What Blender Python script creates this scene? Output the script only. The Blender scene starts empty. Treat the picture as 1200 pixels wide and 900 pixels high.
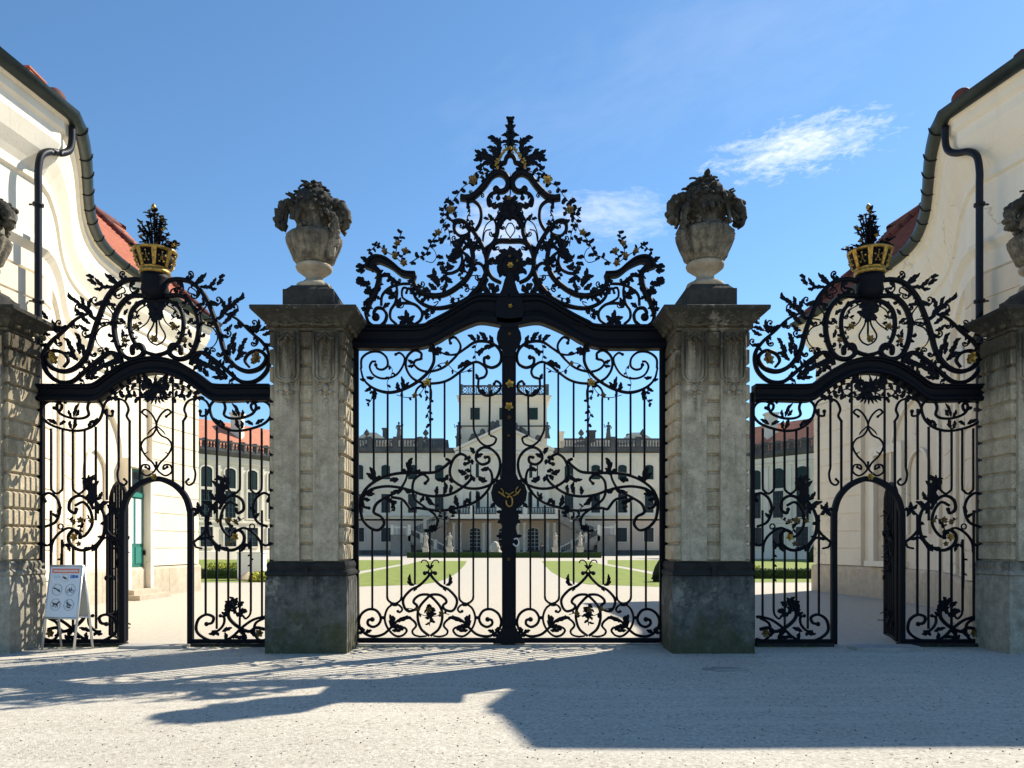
import bpy, bmesh, math, random
from math import sin, cos, pi, radians, sqrt, atan2
from mathutils import Vector, Matrix
SC = bpy.context.scene
COL = SC.collection
# ---------------------------------------------------------------- camera, sky, sun
EYE = 1.6; F = 900.0; VX = 590.0; HY = 639.0      # eye height; focal length and vanishing point in photo pixels (1200x900)
cam = bpy.data.cameras.new('camera'); camo = bpy.data.objects.new('camera', cam); COL.objects.link(camo)
camo.location = (0, 0, EYE); camo.rotation_euler = (pi/2, 0, 0)
cam.sensor_width = 36; cam.lens = 27.0; cam.shift_x = 10/1200; cam.shift_y = 189/1200
cam.clip_start = 0.1; cam.clip_end = 5000
SC.camera = camo
SUN = Vector((0.85, 0.655, 1.0)).normalized()
el = math.asin(SUN.z); az = atan2(SUN.x, SUN.y)
w = bpy.data.worlds.new('World'); SC.world = w; w.use_nodes = True
nt = w.node_tree; nt.nodes.clear()
out = nt.nodes.new('ShaderNodeOutputWorld'); bg = nt.nodes.new('ShaderNodeBackground')
sky = nt.nodes.new('ShaderNodeTexSky'); sky.sky_type = 'NISHITA'; sky.sun_disc = False
sky.sun_elevation = el; sky.sun_rotation = az; sky.altitude = 100; sky.air_density = 1.0; sky.dust_density = 0.12; sky.ozone_density = 3.6
bg.inputs['Strength'].default_value = 0.103
nt.links.new(bg.outputs[0], out.inputs[0])
# wispy clouds, set in the sky by direction
def skydir(px, py): return Vector(((px-VX)/F, 1.0, (HY-py)/F)).normalized()
tc = nt.nodes.new('ShaderNodeTexCoord')
def mth(op, a, b=None, cl=False):
    n = nt.nodes.new('ShaderNodeMath'); n.operation = op; n.use_clamp = cl
    for i, v in enumerate((a, b)):
        if v is None: continue
        if isinstance(v, (int, float)): n.inputs[i].default_value = v
        else: nt.links.new(v, n.inputs[i])
    return n.outputs[0]
sepd = nt.nodes.new('ShaderNodeSeparateXYZ'); nt.links.new(tc.outputs['Generated'], sepd.inputs[0])
# gnomonic sky coordinates (u to the right, v up), a cloud layer seen from the ground
yy = mth('MAXIMUM', sepd.outputs[1], 0.05)
U = mth('DIVIDE', sepd.outputs[0], yy); V = mth('DIVIDE', sepd.outputs[2], yy)
def cloud(px, py, rx, ry, ang, seed, dens, soft, sc=9.0):
    u0, v0 = (px-VX)/F, (HY-py)/F; rx /= F; ry /= F; c, s = cos(radians(ang)), sin(radians(ang))
    du = mth('SUBTRACT', U, u0); dv = mth('SUBTRACT', V, v0)
    a = mth('ADD', mth('MULTIPLY', du, c), mth('MULTIPLY', dv, s)); b = mth('SUBTRACT', mth('MULTIPLY', dv, c), mth('MULTIPLY', du, s))
    cx = nt.nodes.new('ShaderNodeCombineXYZ'); nt.links.new(mth('MULTIPLY', a, sc), cx.inputs[0]); nt.links.new(mth('MULTIPLY', b, sc*2.6), cx.inputs[1]); cx.inputs[2].default_value = seed
    n = nt.nodes.new('ShaderNodeTexNoise'); n.inputs['Scale'].default_value = 1.0; n.inputs['Detail'].default_value = 9; n.inputs['Roughness'].default_value = 0.66; n.inputs['Distortion'].default_value = .6
    nt.links.new(cx.outputs[0], n.inputs['Vector'])
    n2 = nt.nodes.new('ShaderNodeTexNoise'); n2.inputs['Scale'].default_value = 4.0; n2.inputs['Detail'].default_value = 5; n2.inputs['Roughness'].default_value = 0.6
    nt.links.new(cx.outputs[0], n2.inputs['Vector'])
    r = mth('ADD', mth('POWER', mth('ABSOLUTE', mth('DIVIDE', a, rx)), 2.0), mth('POWER', mth('ABSOLUTE', mth('DIVIDE', b, ry)), 2.0))
    e = mth('SUBTRACT', 1.0, mth('SQRT', r))
    k = mth('ADD', mth('ADD', e, mth('MULTIPLY', mth('SUBTRACT', n.outputs['Fac'], 0.5), 2.4)), mth('MULTIPLY', mth('SUBTRACT', n2.outputs['Fac'], 0.5), .9))
    k = mth('DIVIDE', k, soft, True)
    far = mth('MULTIPLY', mth('ADD', e, 0.45), 2.5, True)
    return mth('MULTIPLY', mth('MULTIPLY', k, dens), far)
ck = mth('MAXIMUM', cloud(938, 171, 108, 34, 14, 3.1, .78, 1.1, 30.0), cloud(712, 250, 92, 32, -3, 7.7, .5, 1.3, 20.0))
ck = mth('MAXIMUM', ck, cloud(590, 268, 70, 46, 5, 1.7, .6, 1.2, 16.0))
ck = mth('MAXIMUM', ck, cloud(860, 40, 380, 120, 26, 12.7, .09, 1.4, 5.0))
mixs = nt.nodes.new('ShaderNodeMixRGB'); nt.links.new(ck, mixs.inputs[0])
tint = nt.nodes.new('ShaderNodeMixRGB'); tint.blend_type = 'MULTIPLY'; tint.inputs[0].default_value = 1; nt.links.new(sky.outputs[0], tint.inputs[1]); tint.inputs[2].default_value = (.68, .862, .925, 1)
nt.links.new(tint.outputs[0], mixs.inputs[1]); mixs.inputs[2].default_value = (6.2, 6.5, 6.9, 1)
nt.links.new(mixs.outputs[0], bg.inputs['Color'])
sl = bpy.data.lights.new('sun', 'SUN'); sl.energy = 4.6; sl.angle = radians(0.53); sl.color = (1.0, 0.93, 0.80)
so = bpy.data.objects.new('sun', sl); COL.objects.link(so); so.location = (20, 20, 30)
so.rotation_euler = (-SUN).to_track_quat('-Z', 'Y').to_euler()
SC.view_settings.view_transform = 'Standard'; SC.view_settings.look = 'None'; SC.view_settings.gamma = 1
SC.view_settings.exposure = 0.90
SC.view_settings.use_curve_mapping = False
try:
    SC.cycles.max_bounces = 6; SC.cycles.diffuse_bounces = 4; SC.cycles.use_denoising = True
except Exception: pass

# ---------------------------------------------------------------- materials
def mat(name, col, rough=0.8, metal=0.0, var=None, vscale=3.0, bump=0.0, bscale=30.0, spec=0.3, extra=None, stretch=(1,1,1)):
    m = bpy.data.materials.new(name); m.use_nodes = True; t = m.node_tree; b = t.nodes['Principled BSDF']
    b.inputs['Roughness'].default_value = rough; b.inputs['Metallic'].default_value = metal
    b.inputs['Specular IOR Level'].default_value = spec
    col = tuple(col)+(1,)
    geo = t.nodes.new('ShaderNodeNewGeometry'); mp = t.nodes.new('ShaderNodeMapping'); mp.inputs['Scale'].default_value = stretch
    t.links.new(geo.outputs['Position'], mp.inputs['Vector'])
    cur = None
    if var:
        n = t.nodes.new('ShaderNodeTexNoise'); n.inputs['Scale'].default_value = vscale; n.inputs['Detail'].default_value = 8; n.inputs['Roughness'].default_value = .65
        t.links.new(mp.outputs[0], n.inputs['Vector'])
        r = t.nodes.new('ShaderNodeValToRGB'); r.color_ramp.elements[0].position = .32; r.color_ramp.elements[1].position = .68
        r.color_ramp.elements[0].color = tuple(var)+(1,); r.color_ramp.elements[1].color = col
        t.links.new(n.outputs['Fac'], r.inputs[0]); cur = r.outputs[0]
    if extra: cur = extra(t, geo, mp, cur, col)
    if cur is not None: t.links.new(cur, b.inputs['Base Color'])
    else: b.inputs['Base Color'].default_value = col
    if bump:
        n = t.nodes.new('ShaderNodeTexNoise'); n.inputs['Scale'].default_value = bscale; n.inputs['Detail'].default_value = 6; n.inputs['Roughness'].default_value = .7
        t.links.new(mp.outputs[0], n.inputs['Vector'])
        bp = t.nodes.new('ShaderNodeBump'); bp.inputs['Strength'].default_value = 1.0; bp.inputs['Distance'].default_value = bump
        t.links.new(n.outputs['Fac'], bp.inputs['Height']); t.links.new(bp.outputs[0], b.inputs['Normal'])
    return m
def nmix(t, fac, a, b):
    n = t.nodes.new('ShaderNodeMixRGB')
    for i, v in enumerate((fac, a, b)):
        if isinstance(v, (int, float)): n.inputs[i].default_value = v
        elif isinstance(v, tuple): n.inputs[i].default_value = v if len(v) == 4 else v+(1,)
        else: t.links.new(v, n.inputs[i])
    return n.outputs[0]
def nramp(t, src, p0, p1, c0=(0,0,0,1), c1=(1,1,1,1)):
    r = t.nodes.new('ShaderNodeValToRGB'); r.color_ramp.elements[0].position = p0; r.color_ramp.elements[1].position = p1
    r.color_ramp.elements[0].color = c0; r.color_ramp.elements[1].color = c1; t.links.new(src, r.inputs[0]); return r.outputs[0]
def nnoise(t, vec, scale, det=5, rough=.6, stretch=None):
    if stretch:
        mp = t.nodes.new('ShaderNodeMapping'); mp.inputs['Scale'].default_value = stretch; t.links.new(vec, mp.inputs['Vector']); vec = mp.outputs[0]
    n = t.nodes.new('ShaderNodeTexNoise'); n.inputs['Scale'].default_value = scale; n.inputs['Detail'].default_value = det; n.inputs['Roughness'].default_value = rough
    t.links.new(vec, n.inputs['Vector']); return n.outputs['Fac']
def nmath(t, op, a, b=0.0, cl=False):
    n = t.nodes.new('ShaderNodeMath'); n.operation = op; n.use_clamp = cl
    for i, v in enumerate((a, b)):
        if isinstance(v, (int, float)): n.inputs[i].default_value = v
        else: t.links.new(v, n.inputs[i])
    return n.outputs[0]
def zof(t, geo):
    s = t.nodes.new('ShaderNodeSeparateXYZ'); t.links.new(geo.outputs['Position'], s.inputs[0]); return s.outputs[2]
def stone_extra(z0, z1, dark, streak=True, moss=False, lichen=True):
    # run-off stains that start at height z1 and thin out down to z0
    def f(t, geo, mp, cur, col):
        P = geo.outputs['Position']; z = zof(t, geo)
        n = nnoise(t, P, 3.0, 8, .7, (3.0, 3.0, .35))
        run = nramp(t, nnoise(t, P, 2.2, 7, .7, (2.4, 2.4, .22)), .50, .70); cur = nmix(t, nmath(t, 'MULTIPLY', run, .55), cur, (dark[0]*2.2, dark[1]*2.1, dark[2]*2.0, 1))
        blot = nramp(t, nnoise(t, P, 7.0, 8, .8), .50, .62); cur = nmix(t, nmath(t, 'MULTIPLY', blot, .35), cur, (dark[0]*2.6, dark[1]*2.5, dark[2]*2.2, 1))
        k = nmath(t, 'DIVIDE', nmath(t, 'SUBTRACT', z, z0), max(.01, z1-z0), True)
        k = nmath(t, 'ADD', k, nmath(t, 'MULTIPLY', nmath(t, 'SUBTRACT', n, .5), 1.3))
        cur = nmix(t, nramp(t, k, .35, .85), cur, dark)
        pit = nnoise(t, P, 38.0, 4, .75); cur = nmix(t, nmath(t, 'MULTIPLY', nramp(t, pit, .55, .63), .55), cur, (dark[0]*2.2, dark[1]*2.1, dark[2]*1.8, 1))
        pale = nnoise(t, P, 1.7, 5, .7); cur = nmix(t, nmath(t, 'MULTIPLY', nramp(t, pale, .60, .66), .35), cur, (.52,.47,.38,1))
        spots = nnoise(t, P, 14.0, 6, .7)
        cur = nmix(t, nmath(t, 'MULTIPLY', nramp(t, spots, .58, .68), .35), cur, (.33,.32,.28,1))
        cur = nmix(t, nmath(t, 'MULTIPLY', nramp(t, nnoise(t, P, 2.2, 7, .75), .5, .72), .5), cur, (dark[0]*1.6, dark[1]*1.6, dark[2]*1.5, 1))
        if moss:
            km = nmath(t, 'SUBTRACT', .95, z)
            km = nmath(t, 'ADD', nmath(t, 'MULTIPLY', km, 1.0), nmath(t, 'MULTIPLY', nmath(t, 'SUBTRACT', nnoise(t, P, 4.0, 6, .6), .5), 1.8))
            cur = nmix(t, nmath(t, 'MULTIPLY', nramp(t, km, .3, .8), .65), cur, (.06,.062,.018,1))
        return cur
    return f
def plaster_extra(t, geo, mp, cur, col):
    # rain streaks running down, splash dirt at the foot, patchy repairs
    P = geo.outputs['Position']; z = zof(t, geo)
    st = nramp(t, nnoise(t, P, 2.4, 7, .65, (1.6, 1.6, .12)), .52, .74)
    cur = nmix(t, nmath(t, 'MULTIPLY', st, .22), cur, (.46,.41,.33,1))
    pt = nramp(t, nnoise(t, P, .8, 4, .5), .55, .60); cur = nmix(t, nmath(t, 'MULTIPLY', pt, .12), cur, (.84,.78,.68,1))
    v = t.nodes.new('ShaderNodeTexVoronoi'); v.feature = 'DISTANCE_TO_EDGE'; v.inputs['Scale'].default_value = .55
    nn = t.nodes.new('ShaderNodeTexNoise'); nn.inputs['Scale'].default_value = 1.3; nn.inputs['Detail'].default_value = 6; t.links.new(P, nn.inputs['Vector'])
    va = t.nodes.new('ShaderNodeVectorMath'); va.operation = 'MULTIPLY_ADD'; t.links.new(nn.outputs['Color'], va.inputs[0]); va.inputs[1].default_value = (1.2,1.2,1.2); t.links.new(P, va.inputs[2]); t.links.new(va.outputs[0], v.inputs['Vector'])
    cr = nmath(t, 'MULTIPLY', nramp(t, v.outputs['Distance'], .002, .009, (1,1,1,1), (0,0,0,1)), nramp(t, nnoise(t, P, .6, 3, .5), .52, .58))
    cur = nmix(t, nmath(t, 'MULTIPLY', cr, .5), cur, (.30,.26,.20,1))
    k = nmath(t, 'ADD', nmath(t, 'SUBTRACT', .9, z), nmath(t, 'MULTIPLY', nmath(t, 'SUBTRACT', nnoise(t, P, 5, 6, .65), .5), 1.2))
    return nmix(t, nmath(t, 'MULTIPLY', nramp(t, k, .1, .9), .4), cur, (.33,.30,.24,1))
M = {}
M['iron'] = mat('black_iron', (.0028,.0036,.007), .58, .0, spec=.12, bump=.002, bscale=60)
M['gold'] = mat('gilt', (.55,.35,.075), .45, .7, var=(.12,.07,.018), vscale=25, spec=.5)
M['goldworn'] = mat('worn_gilt', (.28,.17,.045), .55, .5, var=(.025,.018,.01), vscale=30, spec=.4)
M['shaft'] = mat('pillar_stone', (.62,.52,.36), .9, var=(.36,.30,.205), vscale=4.2, bump=.012, bscale=28, extra=stone_extra(3.3, 4.7, (.075,.06,.038,1)))
M['shaft_panel'] = mat('pillar_panel_stone', (.56,.475,.34), .9, var=(.34,.285,.20), vscale=5, bump=.010, bscale=34, extra=stone_extra(3.1, 4.7, (.06,.048,.03,1)))
M['cap'] = mat('capital_stone', (.15,.13,.09), .92, var=(.035,.03,.022), vscale=5, bump=.012, bscale=30, extra=stone_extra(4.6, 5.1, (.03,.028,.022,1)))
M['plinth'] = mat('plinth_stone', (.20,.195,.175), .92, var=(.05,.05,.045), vscale=7, bump=.02, bscale=45, extra=stone_extra(.6, 1.4, (.028,.027,.025,1), moss=True))
M['plinth_pale'] = mat('pale_plinth_stone', (.50,.45,.36), .92, var=(.27,.245,.195), vscale=6, bump=.02, bscale=45, extra=stone_extra(.9, 1.6, (.08,.072,.055,1)))
M['base_dark'] = mat('sooty_moulding_stone', (.03,.03,.028), .9, var=(.012,.012,.011), vscale=7, bump=.01, bscale=40)
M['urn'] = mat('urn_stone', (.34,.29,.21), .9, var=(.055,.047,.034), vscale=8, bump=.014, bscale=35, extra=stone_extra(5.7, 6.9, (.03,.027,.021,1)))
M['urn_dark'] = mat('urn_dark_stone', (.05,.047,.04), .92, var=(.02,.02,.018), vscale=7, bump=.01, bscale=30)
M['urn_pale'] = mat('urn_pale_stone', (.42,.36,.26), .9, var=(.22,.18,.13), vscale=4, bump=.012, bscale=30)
M['plaster'] = mat('cream_plaster', (.77,.68,.535), .9, var=(.71,.62,.48), vscale=1.1, bump=.003, bscale=14, extra=plaster_extra)
M['plaster_white'] = mat('white_plaster', (.82,.75,.62), .88, var=(.76,.69,.56), vscale=1.2, bump=.003, bscale=18, extra=plaster_extra)
M['wing_stone'] = mat('plinth_sandstone', (.60,.50,.37), .92, var=(.42,.35,.26), vscale=4, bump=.008, bscale=30, extra=plaster_extra)
M['palace'] = mat('palace_plaster', (.80,.71,.55), .9, var=(.74,.655,.50), vscale=.25)
M['palace_trim'] = mat('palace_trim_stone', (.80,.73,.59), .9, var=(.66,.60,.48), vscale=.5)
M['palace_dark'] = mat('weathered_and_shadow_stone', (.13,.13,.12), .9, var=(.06,.06,.055), vscale=.6)  # one dark tone: weathered stone, and the shadow painted on the cornice
M['arcade'] = mat('arcade_plaster', (.72,.56,.42), .9, var=(.66,.51,.38), vscale=.3)
M['glass'] = mat('dark_window_glass', (.012,.02,.028), .35, spec=.25)
M['shutter'] = mat('green_shutter', (.012,.038,.038), .6, var=(.008,.026,.028), vscale=3)
M['green_door'] = mat('green_door_paint', (.02,.14,.11), .5)
M['green_light'] = mat('green_frame_paint', (.03,.19,.15), .5)
M['bars'] = mat('dark_green_glazing_bar', (.02,.05,.05), .5)
M['frost'] = mat('pale_door_glass', (.55,.65,.64), .2, spec=.6)
M['gutter'] = mat('dark_zinc_gutter', (.035,.047,.045), .45, .5, var=(.02,.028,.028), vscale=3, bump=.002, bscale=12)
M['pipe'] = mat('downpipe_metal', (.012,.014,.02), .45, .4)
def tile_extra(t, geo, mp, cur, col):
    return cur
M['tile'] = mat('red_roof_tile', (.50,.17,.10), .85, var=(.34,.11,.07), vscale=3, bump=.01, bscale=14)
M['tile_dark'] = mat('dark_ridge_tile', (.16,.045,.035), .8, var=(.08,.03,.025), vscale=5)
M['tile_far'] = mat('orange_roof_tile', (.52,.20,.12), .9, var=(.40,.15,.09), vscale=1.5)
M['grass'] = mat('lawn_grass', (.25,.29,.065), .95, var=(.13,.175,.03), vscale=1.6, bump=.03, bscale=12)
M['hedge'] = mat('clipped_hedge', (.045,.085,.016), .95, var=(.015,.03,.008), vscale=6, bump=.05, bscale=10)
M['bush'] = mat('topiary_leaf', (.02,.035,.012), .95, var=(.008,.014,.006), vscale=8, bump=.04, bscale=14)
M['flower'] = mat('yellow_flowers', (.62,.55,.08), .9, var=(.16,.24,.04), vscale=7)
M['white'] = mat('white_paint', (.78,.78,.76), .6)
M['alu'] = mat('aluminium_frame', (.55,.56,.57), .35, .6)
M['paper'] = mat('sign_paper', (.72,.74,.76), .5)
M['paper_back'] = mat('sign_back', (.35,.36,.33), .6)
M['sign_red'] = mat('sign_red', (.75,.22,.14), .5)
M['sign_black'] = mat('sign_ink', (.03,.03,.035), .5)
M['sign_grey'] = mat('sign_grey_ink', (.32,.30,.30), .5)
M['sign_blue'] = mat('sign_blue', (.06,.16,.42), .5)
M['sand'] = mat('sand_pile', (.45,.36,.25), .95, var=(.35,.27,.18), vscale=3)
M['stair'] = mat('stair_stone', (.34,.30,.24), .9, var=(.22,.20,.16), vscale=.8)
M['statue'] = mat('white_statue_stone', (.62,.55,.43), .9, var=(.42,.37,.29), vscale=1.5)
M['sill'] = mat('worn_step_stone', (.42,.40,.36), .85, var=(.25,.24,.22), vscale=2.5, bump=.008, bscale=25)
M['dirt'] = mat('dirt_and_weeds', (.05,.05,.035), .95, var=(.025,.03,.015), vscale=8, bump=.03, bscale=20)
M['cloth'] = mat('dark_clothes', (.03,.035,.05), .9); M['skin'] = mat('skin', (.5,.3,.22), .6)
def gravel_extra(t, geo, mp, cur, col):
    P = geo.outputs['Position']
    v = t.nodes.new('ShaderNodeTexVoronoi'); v.inputs['Scale'].default_value = 42; t.links.new(P, v.inputs['Vector'])
    sp = t.nodes.new('ShaderNodeSeparateColor'); t.links.new(v.outputs['Color'], sp.inputs[0])
    cur = nmix(t, nmath(t, 'MULTIPLY', nramp(t, sp.outputs[0], .74, .84), .34), cur, (.17,.15,.12,1))
    cur = nmix(t, nmath(t, 'MULTIPLY', nramp(t, sp.outputs[1], .72, .86), .6), cur, (.68,.64,.56,1))
    v2 = t.nodes.new('ShaderNodeTexVoronoi'); v2.inputs['Scale'].default_value = 15; t.links.new(P, v2.inputs['Vector'])
    sp2 = t.nodes.new('ShaderNodeSeparateColor'); t.links.new(v2.outputs['Color'], sp2.inputs[0])
    big = nramp(t, sp2.outputs[2], .91, .95)
    near = nramp(t, v2.outputs['Distance'], .14, .30, (1,1,1,1), (0,0,0,1))
    cur = nmix(t, nmath(t, 'MULTIPLY', nmath(t, 'MULTIPLY', big, near), .85), cur, (.10,.085,.07,1))
    cur = nmix(t, nmath(t, 'MULTIPLY', nramp(t, nnoise(t, P, .45, 6, .6), .45, .70), .30), cur, (.34,.30,.245,1))
    # wheel-worn streaks running along the street
    cur = nmix(t, nmath(t, 'MULTIPLY', nramp(t, nnoise(t, P, 1.2, 5, .6, (.16, 2.4, 1)), .50, .66), .35), cur, (.64,.59,.50,1))
    b = t.nodes['Principled BSDF']
    return cur
M['gravel'] = mat('gravel', (.56,.51,.425), .95, var=(.44,.40,.33), vscale=26, bump=.012, bscale=60, extra=gravel_extra)
M['court'] = mat('courtyard_gravel', (.50,.455,.38), .95, var=(.40,.36,.295), vscale=9, bump=.012, bscale=40)

# ---------------------------------------------------------------- object helpers
def empty(name, loc=(0,0,0)):
    o = bpy.data.objects.new(name, None); COL.objects.link(o); o.location = loc; o.empty_display_size = .2; return o
def tag(o, label=None, cat=None, group=None, kind=None):
    if label: o['label'] = label
    if cat: o['category'] = cat
    if group: o['group'] = group
    if kind: o['kind'] = kind
    return o
def wloc(o):
    v = Vector((0,0,0))
    while o is not None: v += Vector(o.location); o = o.parent
    return v
class MB:
    def __init__(s): s.v = []; s.f = []; s.smooth = []
    def add(s, vs, fs, sm=False):
        b = len(s.v); s.v += [tuple(v) for v in vs]; s.f += [tuple(b+i for i in f) for f in fs]; s.smooth += [sm]*len(fs)
    def box(s, x0, x1, y0, y1, z0, z1):
        s.add([(x0,y0,z0),(x1,y0,z0),(x1,y1,z0),(x0,y1,z0),(x0,y0,z1),(x1,y0,z1),(x1,y1,z1),(x0,y1,z1)],
              [(0,3,2,1),(4,5,6,7),(0,1,5,4),(1,2,6,5),(2,3,7,6),(3,0,4,7)])
    def frustum(s, c, hx0, hy0, z0, hx1, hy1, z1):
        x, y = c
        s.add([(x-hx0,y-hy0,z0),(x+hx0,y-hy0,z0),(x+hx0,y+hy0,z0),(x-hx0,y+hy0,z0),(x-hx1,y-hy1,z1),(x+hx1,y-hy1,z1),(x+hx1,y+hy1,z1),(x-hx1,y+hy1,z1)],
              [(0,3,2,1),(4,5,6,7),(0,1,5,4),(1,2,6,5),(2,3,7,6),(3,0,4,7)])
    def squareprof(s, c, hx, hy, prof):     # prof: (extra half width, z) rings
        x, y = c; vs = []; fs = []
        for e, z in prof: vs += [(x-hx-e,y-hy-e,z),(x+hx+e,y-hy-e,z),(x+hx+e,y+hy+e,z),(x-hx-e,y+hy+e,z)]
        n = len(prof)
        for i in range(n-1):
            for k in range(4): fs.append((i*4+k, i*4+(k+1)%4, (i+1)*4+(k+1)%4, (i+1)*4+k))
        fs.append((3,2,1,0)); fs.append(tuple((n-1)*4+k for k in range(4)))
        s.add(vs, fs)
    def tube(s, pts, r, sides=6, sm=True, ry=None, cap=True):     # pts world 3D; r scalar or list; ry: depth ratio
        n = len(pts); rr = r if isinstance(r, (list, tuple)) else [r]*n
        vs = []; fs = []; prev = None
        for i in range(n):
            a = Vector(pts[max(0,i-1)]); b = Vector(pts[min(n-1,i+1)]); t = (b-a)
            if t.length < 1e-9: t = Vector((0,0,1))
            t.normalize()
            ref = Vector((0,1,0)) if abs(t.y) < .9 else Vector((1,0,0))
            u = t.cross(ref).normalized(); v = u.cross(t).normalized()
            for k in range(sides):
                a_ = 2*pi*(k+.5)/sides
                vs.append(Vector(pts[i]) + u*cos(a_)*rr[i] + v*sin(a_)*rr[i]*(ry or 1))
        for i in range(n-1):
            for k in range(sides): fs.append((i*sides+k, i*sides+(k+1)%sides, (i+1)*sides+(k+1)%sides, (i+1)*sides+k))
        if cap: fs.append(tuple(range(sides))[::-1]); fs.append(tuple((n-1)*sides+k for k in range(sides)))
        s.add(vs, fs, sm)
    def ball(s, c, r, n=8, m=6, sq=(1,1,1)):
        vs = []; fs = []
        for j in range(m+1):
            th = pi*j/m
            for k in range(n): vs.append((c[0]+r*sq[0]*sin(th)*cos(2*pi*k/n), c[1]+r*sq[1]*sin(th)*sin(2*pi*k/n), c[2]+r*sq[2]*cos(th)))
        for j in range(m):
            for k in range(n): fs.append((j*n+k, j*n+(k+1)%n, (j+1)*n+(k+1)%n, (j+1)*n+k))
        s.add(vs, fs, True)
    def lathe(s, c, prof, n=24, sm=True, flute=None):    # prof: (r, z); flute(k,z)->factor
        vs = []; fs = []
        for r, z in prof:
            for k in range(n):
                a = 2*pi*k/n; q = r*(flute(a, z) if flute else 1)
                vs.append((c[0]+q*cos(a), c[1]+q*sin(a), c[2]+z))
        m = len(prof)
        for i in range(m-1):
            for k in range(n): fs.append((i*n+k, i*n+(k+1)%n, (i+1)*n+(k+1)%n, (i+1)*n+k))
        fs.append(tuple(range(n))[::-1]); fs.append(tuple((m-1)*n+k for k in range(n)))
        s.add(vs, fs, sm)
    def sweep(s, path, prof, ends=False, sm=False, flip=False):     # path 2D, prof (offset to the right of travel, z)
        cols = [offset(path, o) for o, z in prof]; n = len(path); m = len(prof)
        vs = [(cols[j][i][0], cols[j][i][1], prof[j][1]) for i in range(n) for j in range(m)]
        fs = [(i*m+j, (i+1)*m+j, (i+1)*m+j+1, i*m+j+1) for i in range(n-1) for j in range(m-1)]
        if ends: fs += [tuple(range(m)), tuple((n-1)*m+j for j in range(m))[::-1]]
        s.add(vs, fs, sm)
    def build(s, name, m, parent=None, recalc=True):
        off = wloc(parent) if parent is not None else Vector((0,0,0))
        loc = Vector((0,0,0))
        me = bpy.data.meshes.new(name)
        if parent is None and s.v:
            xs = [v[0] for v in s.v]; ys = [v[1] for v in s.v]; zs = [v[2] for v in s.v]
            loc = Vector(((min(xs)+max(xs))/2, (min(ys)+max(ys))/2, min(zs))); off = loc
        me.from_pydata([(v[0]-off.x, v[1]-off.y, v[2]-off.z) for v in s.v], [], s.f)
        me.polygons.foreach_set('use_smooth', s.smooth)
        if recalc:
            bm = bmesh.new(); bm.from_mesh(me); bmesh.ops.recalc_face_normals(bm, faces=bm.faces); bm.to_mesh(me); bm.free()
        me.materials.append(m); o = bpy.data.objects.new(name, me); COL.objects.link(o)
        if parent is not None: o.parent = parent
        else: o.location = loc
        return o
def offset(path, d):
    res = []; n = len(path)
    for i in range(n):
        a = Vector(path[max(0,i-1)]); b = Vector(path[i]); c = Vector(path[min(n-1,i+1)])
        t1 = (b-a); t2 = (c-b)
        if t1.length < 1e-9: t1 = t2.copy()
        if t2.length < 1e-9: t2 = t1.copy()
        t1.normalize(); t2.normalize(); n1 = Vector((t1.y,-t1.x)); n2 = Vector((t2.y,-t2.x)); h = (n1+n2)
        if h.length < 1e-6: h = n1.copy()
        h.normalize(); k = max(.35, h.dot(n1)); res.append(tuple(b + h*(d/k)))
    return res
def catmull(pts, n=8):
    P = [Vector(p) for p in pts]
    if len(P) < 3: return [tuple(P[0].lerp(P[1], i/n)) for i in range(n+1)] if len(P) == 2 else [tuple(p) for p in P]
    res = []
    for i in range(len(P)-1):
        p0 = P[i-1] if i else P[0]*2-P[1]; p1 = P[i]; p2 = P[i+1]; p3 = P[i+2] if i+2 < len(P) else P[-1]*2-P[-2]
        for k in range(n):
            t = k/n
            res.append(tuple(.5*((2*p1)+(p2-p0)*t+(2*p0-5*p1+4*p2-p3)*t*t+(3*p1-p0-3*p2+p3)*t**3)))
    res.append(tuple(P[-1])); return res
AX = 0.095                                   # the middle axis of gate and palace
def mx(x): return 2*AX-x
def ground(px, py): D = F*EYE/(py-HY); return ((px-VX)*D/F, D)

# ---------------------------------------------------------------- ground
def sheet(name, poly, z, m, kind='structure'):
    mb = MB(); mb.add([(x,y,z) for x,y in poly], [tuple(range(len(poly)))]); o = mb.build(name, m); tag(o, kind=kind); return o
# one sheet to the horizon, with a slightly uneven street surface near the camera
gm = MB(); random.seed(5)
xs = [-3000,-300,-60]+[-30+i*.75 for i in range(81)]+[60,300,3000]; ys = [-3000,-100,-10,0,2]+[3+i*.4 for i in range(24)]+[13,14,16,20,30,60,150,400,4000]
from mathutils import noise as mnoise
def gz(x, y): return (.02*(mnoise.noise(Vector((x*.35,y*.7,1)))) -.006) if 2.9 < y < 12.4 and abs(x) < 31 else 0.0
gv = [(x,y,min(0.0, gz(x,y)*min(1,(12.4-y)/1.0 if y<12.4 else 0))) for y in ys for x in xs]
nx = len(xs); gm.add(gv, [(j*nx+i, j*nx+i+1, (j+1)*nx+i+1, (j+1)*nx+i) for j in range(len(ys)-1) for i in range(nx-1)], True)
tag(gm.build('ground', M['gravel']), kind='structure')
sheet('courtyard', [(-60,12.9),(60,12.9),(60,125),(-60,125)], .004, M['court'])
def mirp(poly): return [(mx(x), y) for x, y in poly][::-1]
def gpoly(pp): return [ground(*p) for p in pp]
L1 = gpoly([(635,657.5),(638,662),(646,670),(658,677),(672,682),(690,685),(780,688),(860,689),(860,684),(780,676),(705,661.5),(690,657.5)])
L2 = gpoly([(712,661),(800,676),(860,682),(900,682),(905,668),(860,660),(790,656.5),(712,656.5)])
for i, p in enumerate((L1, L2)):
    for q in (p, mirp(p)): sheet('lawn', q, .012, M['grass'])
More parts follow.
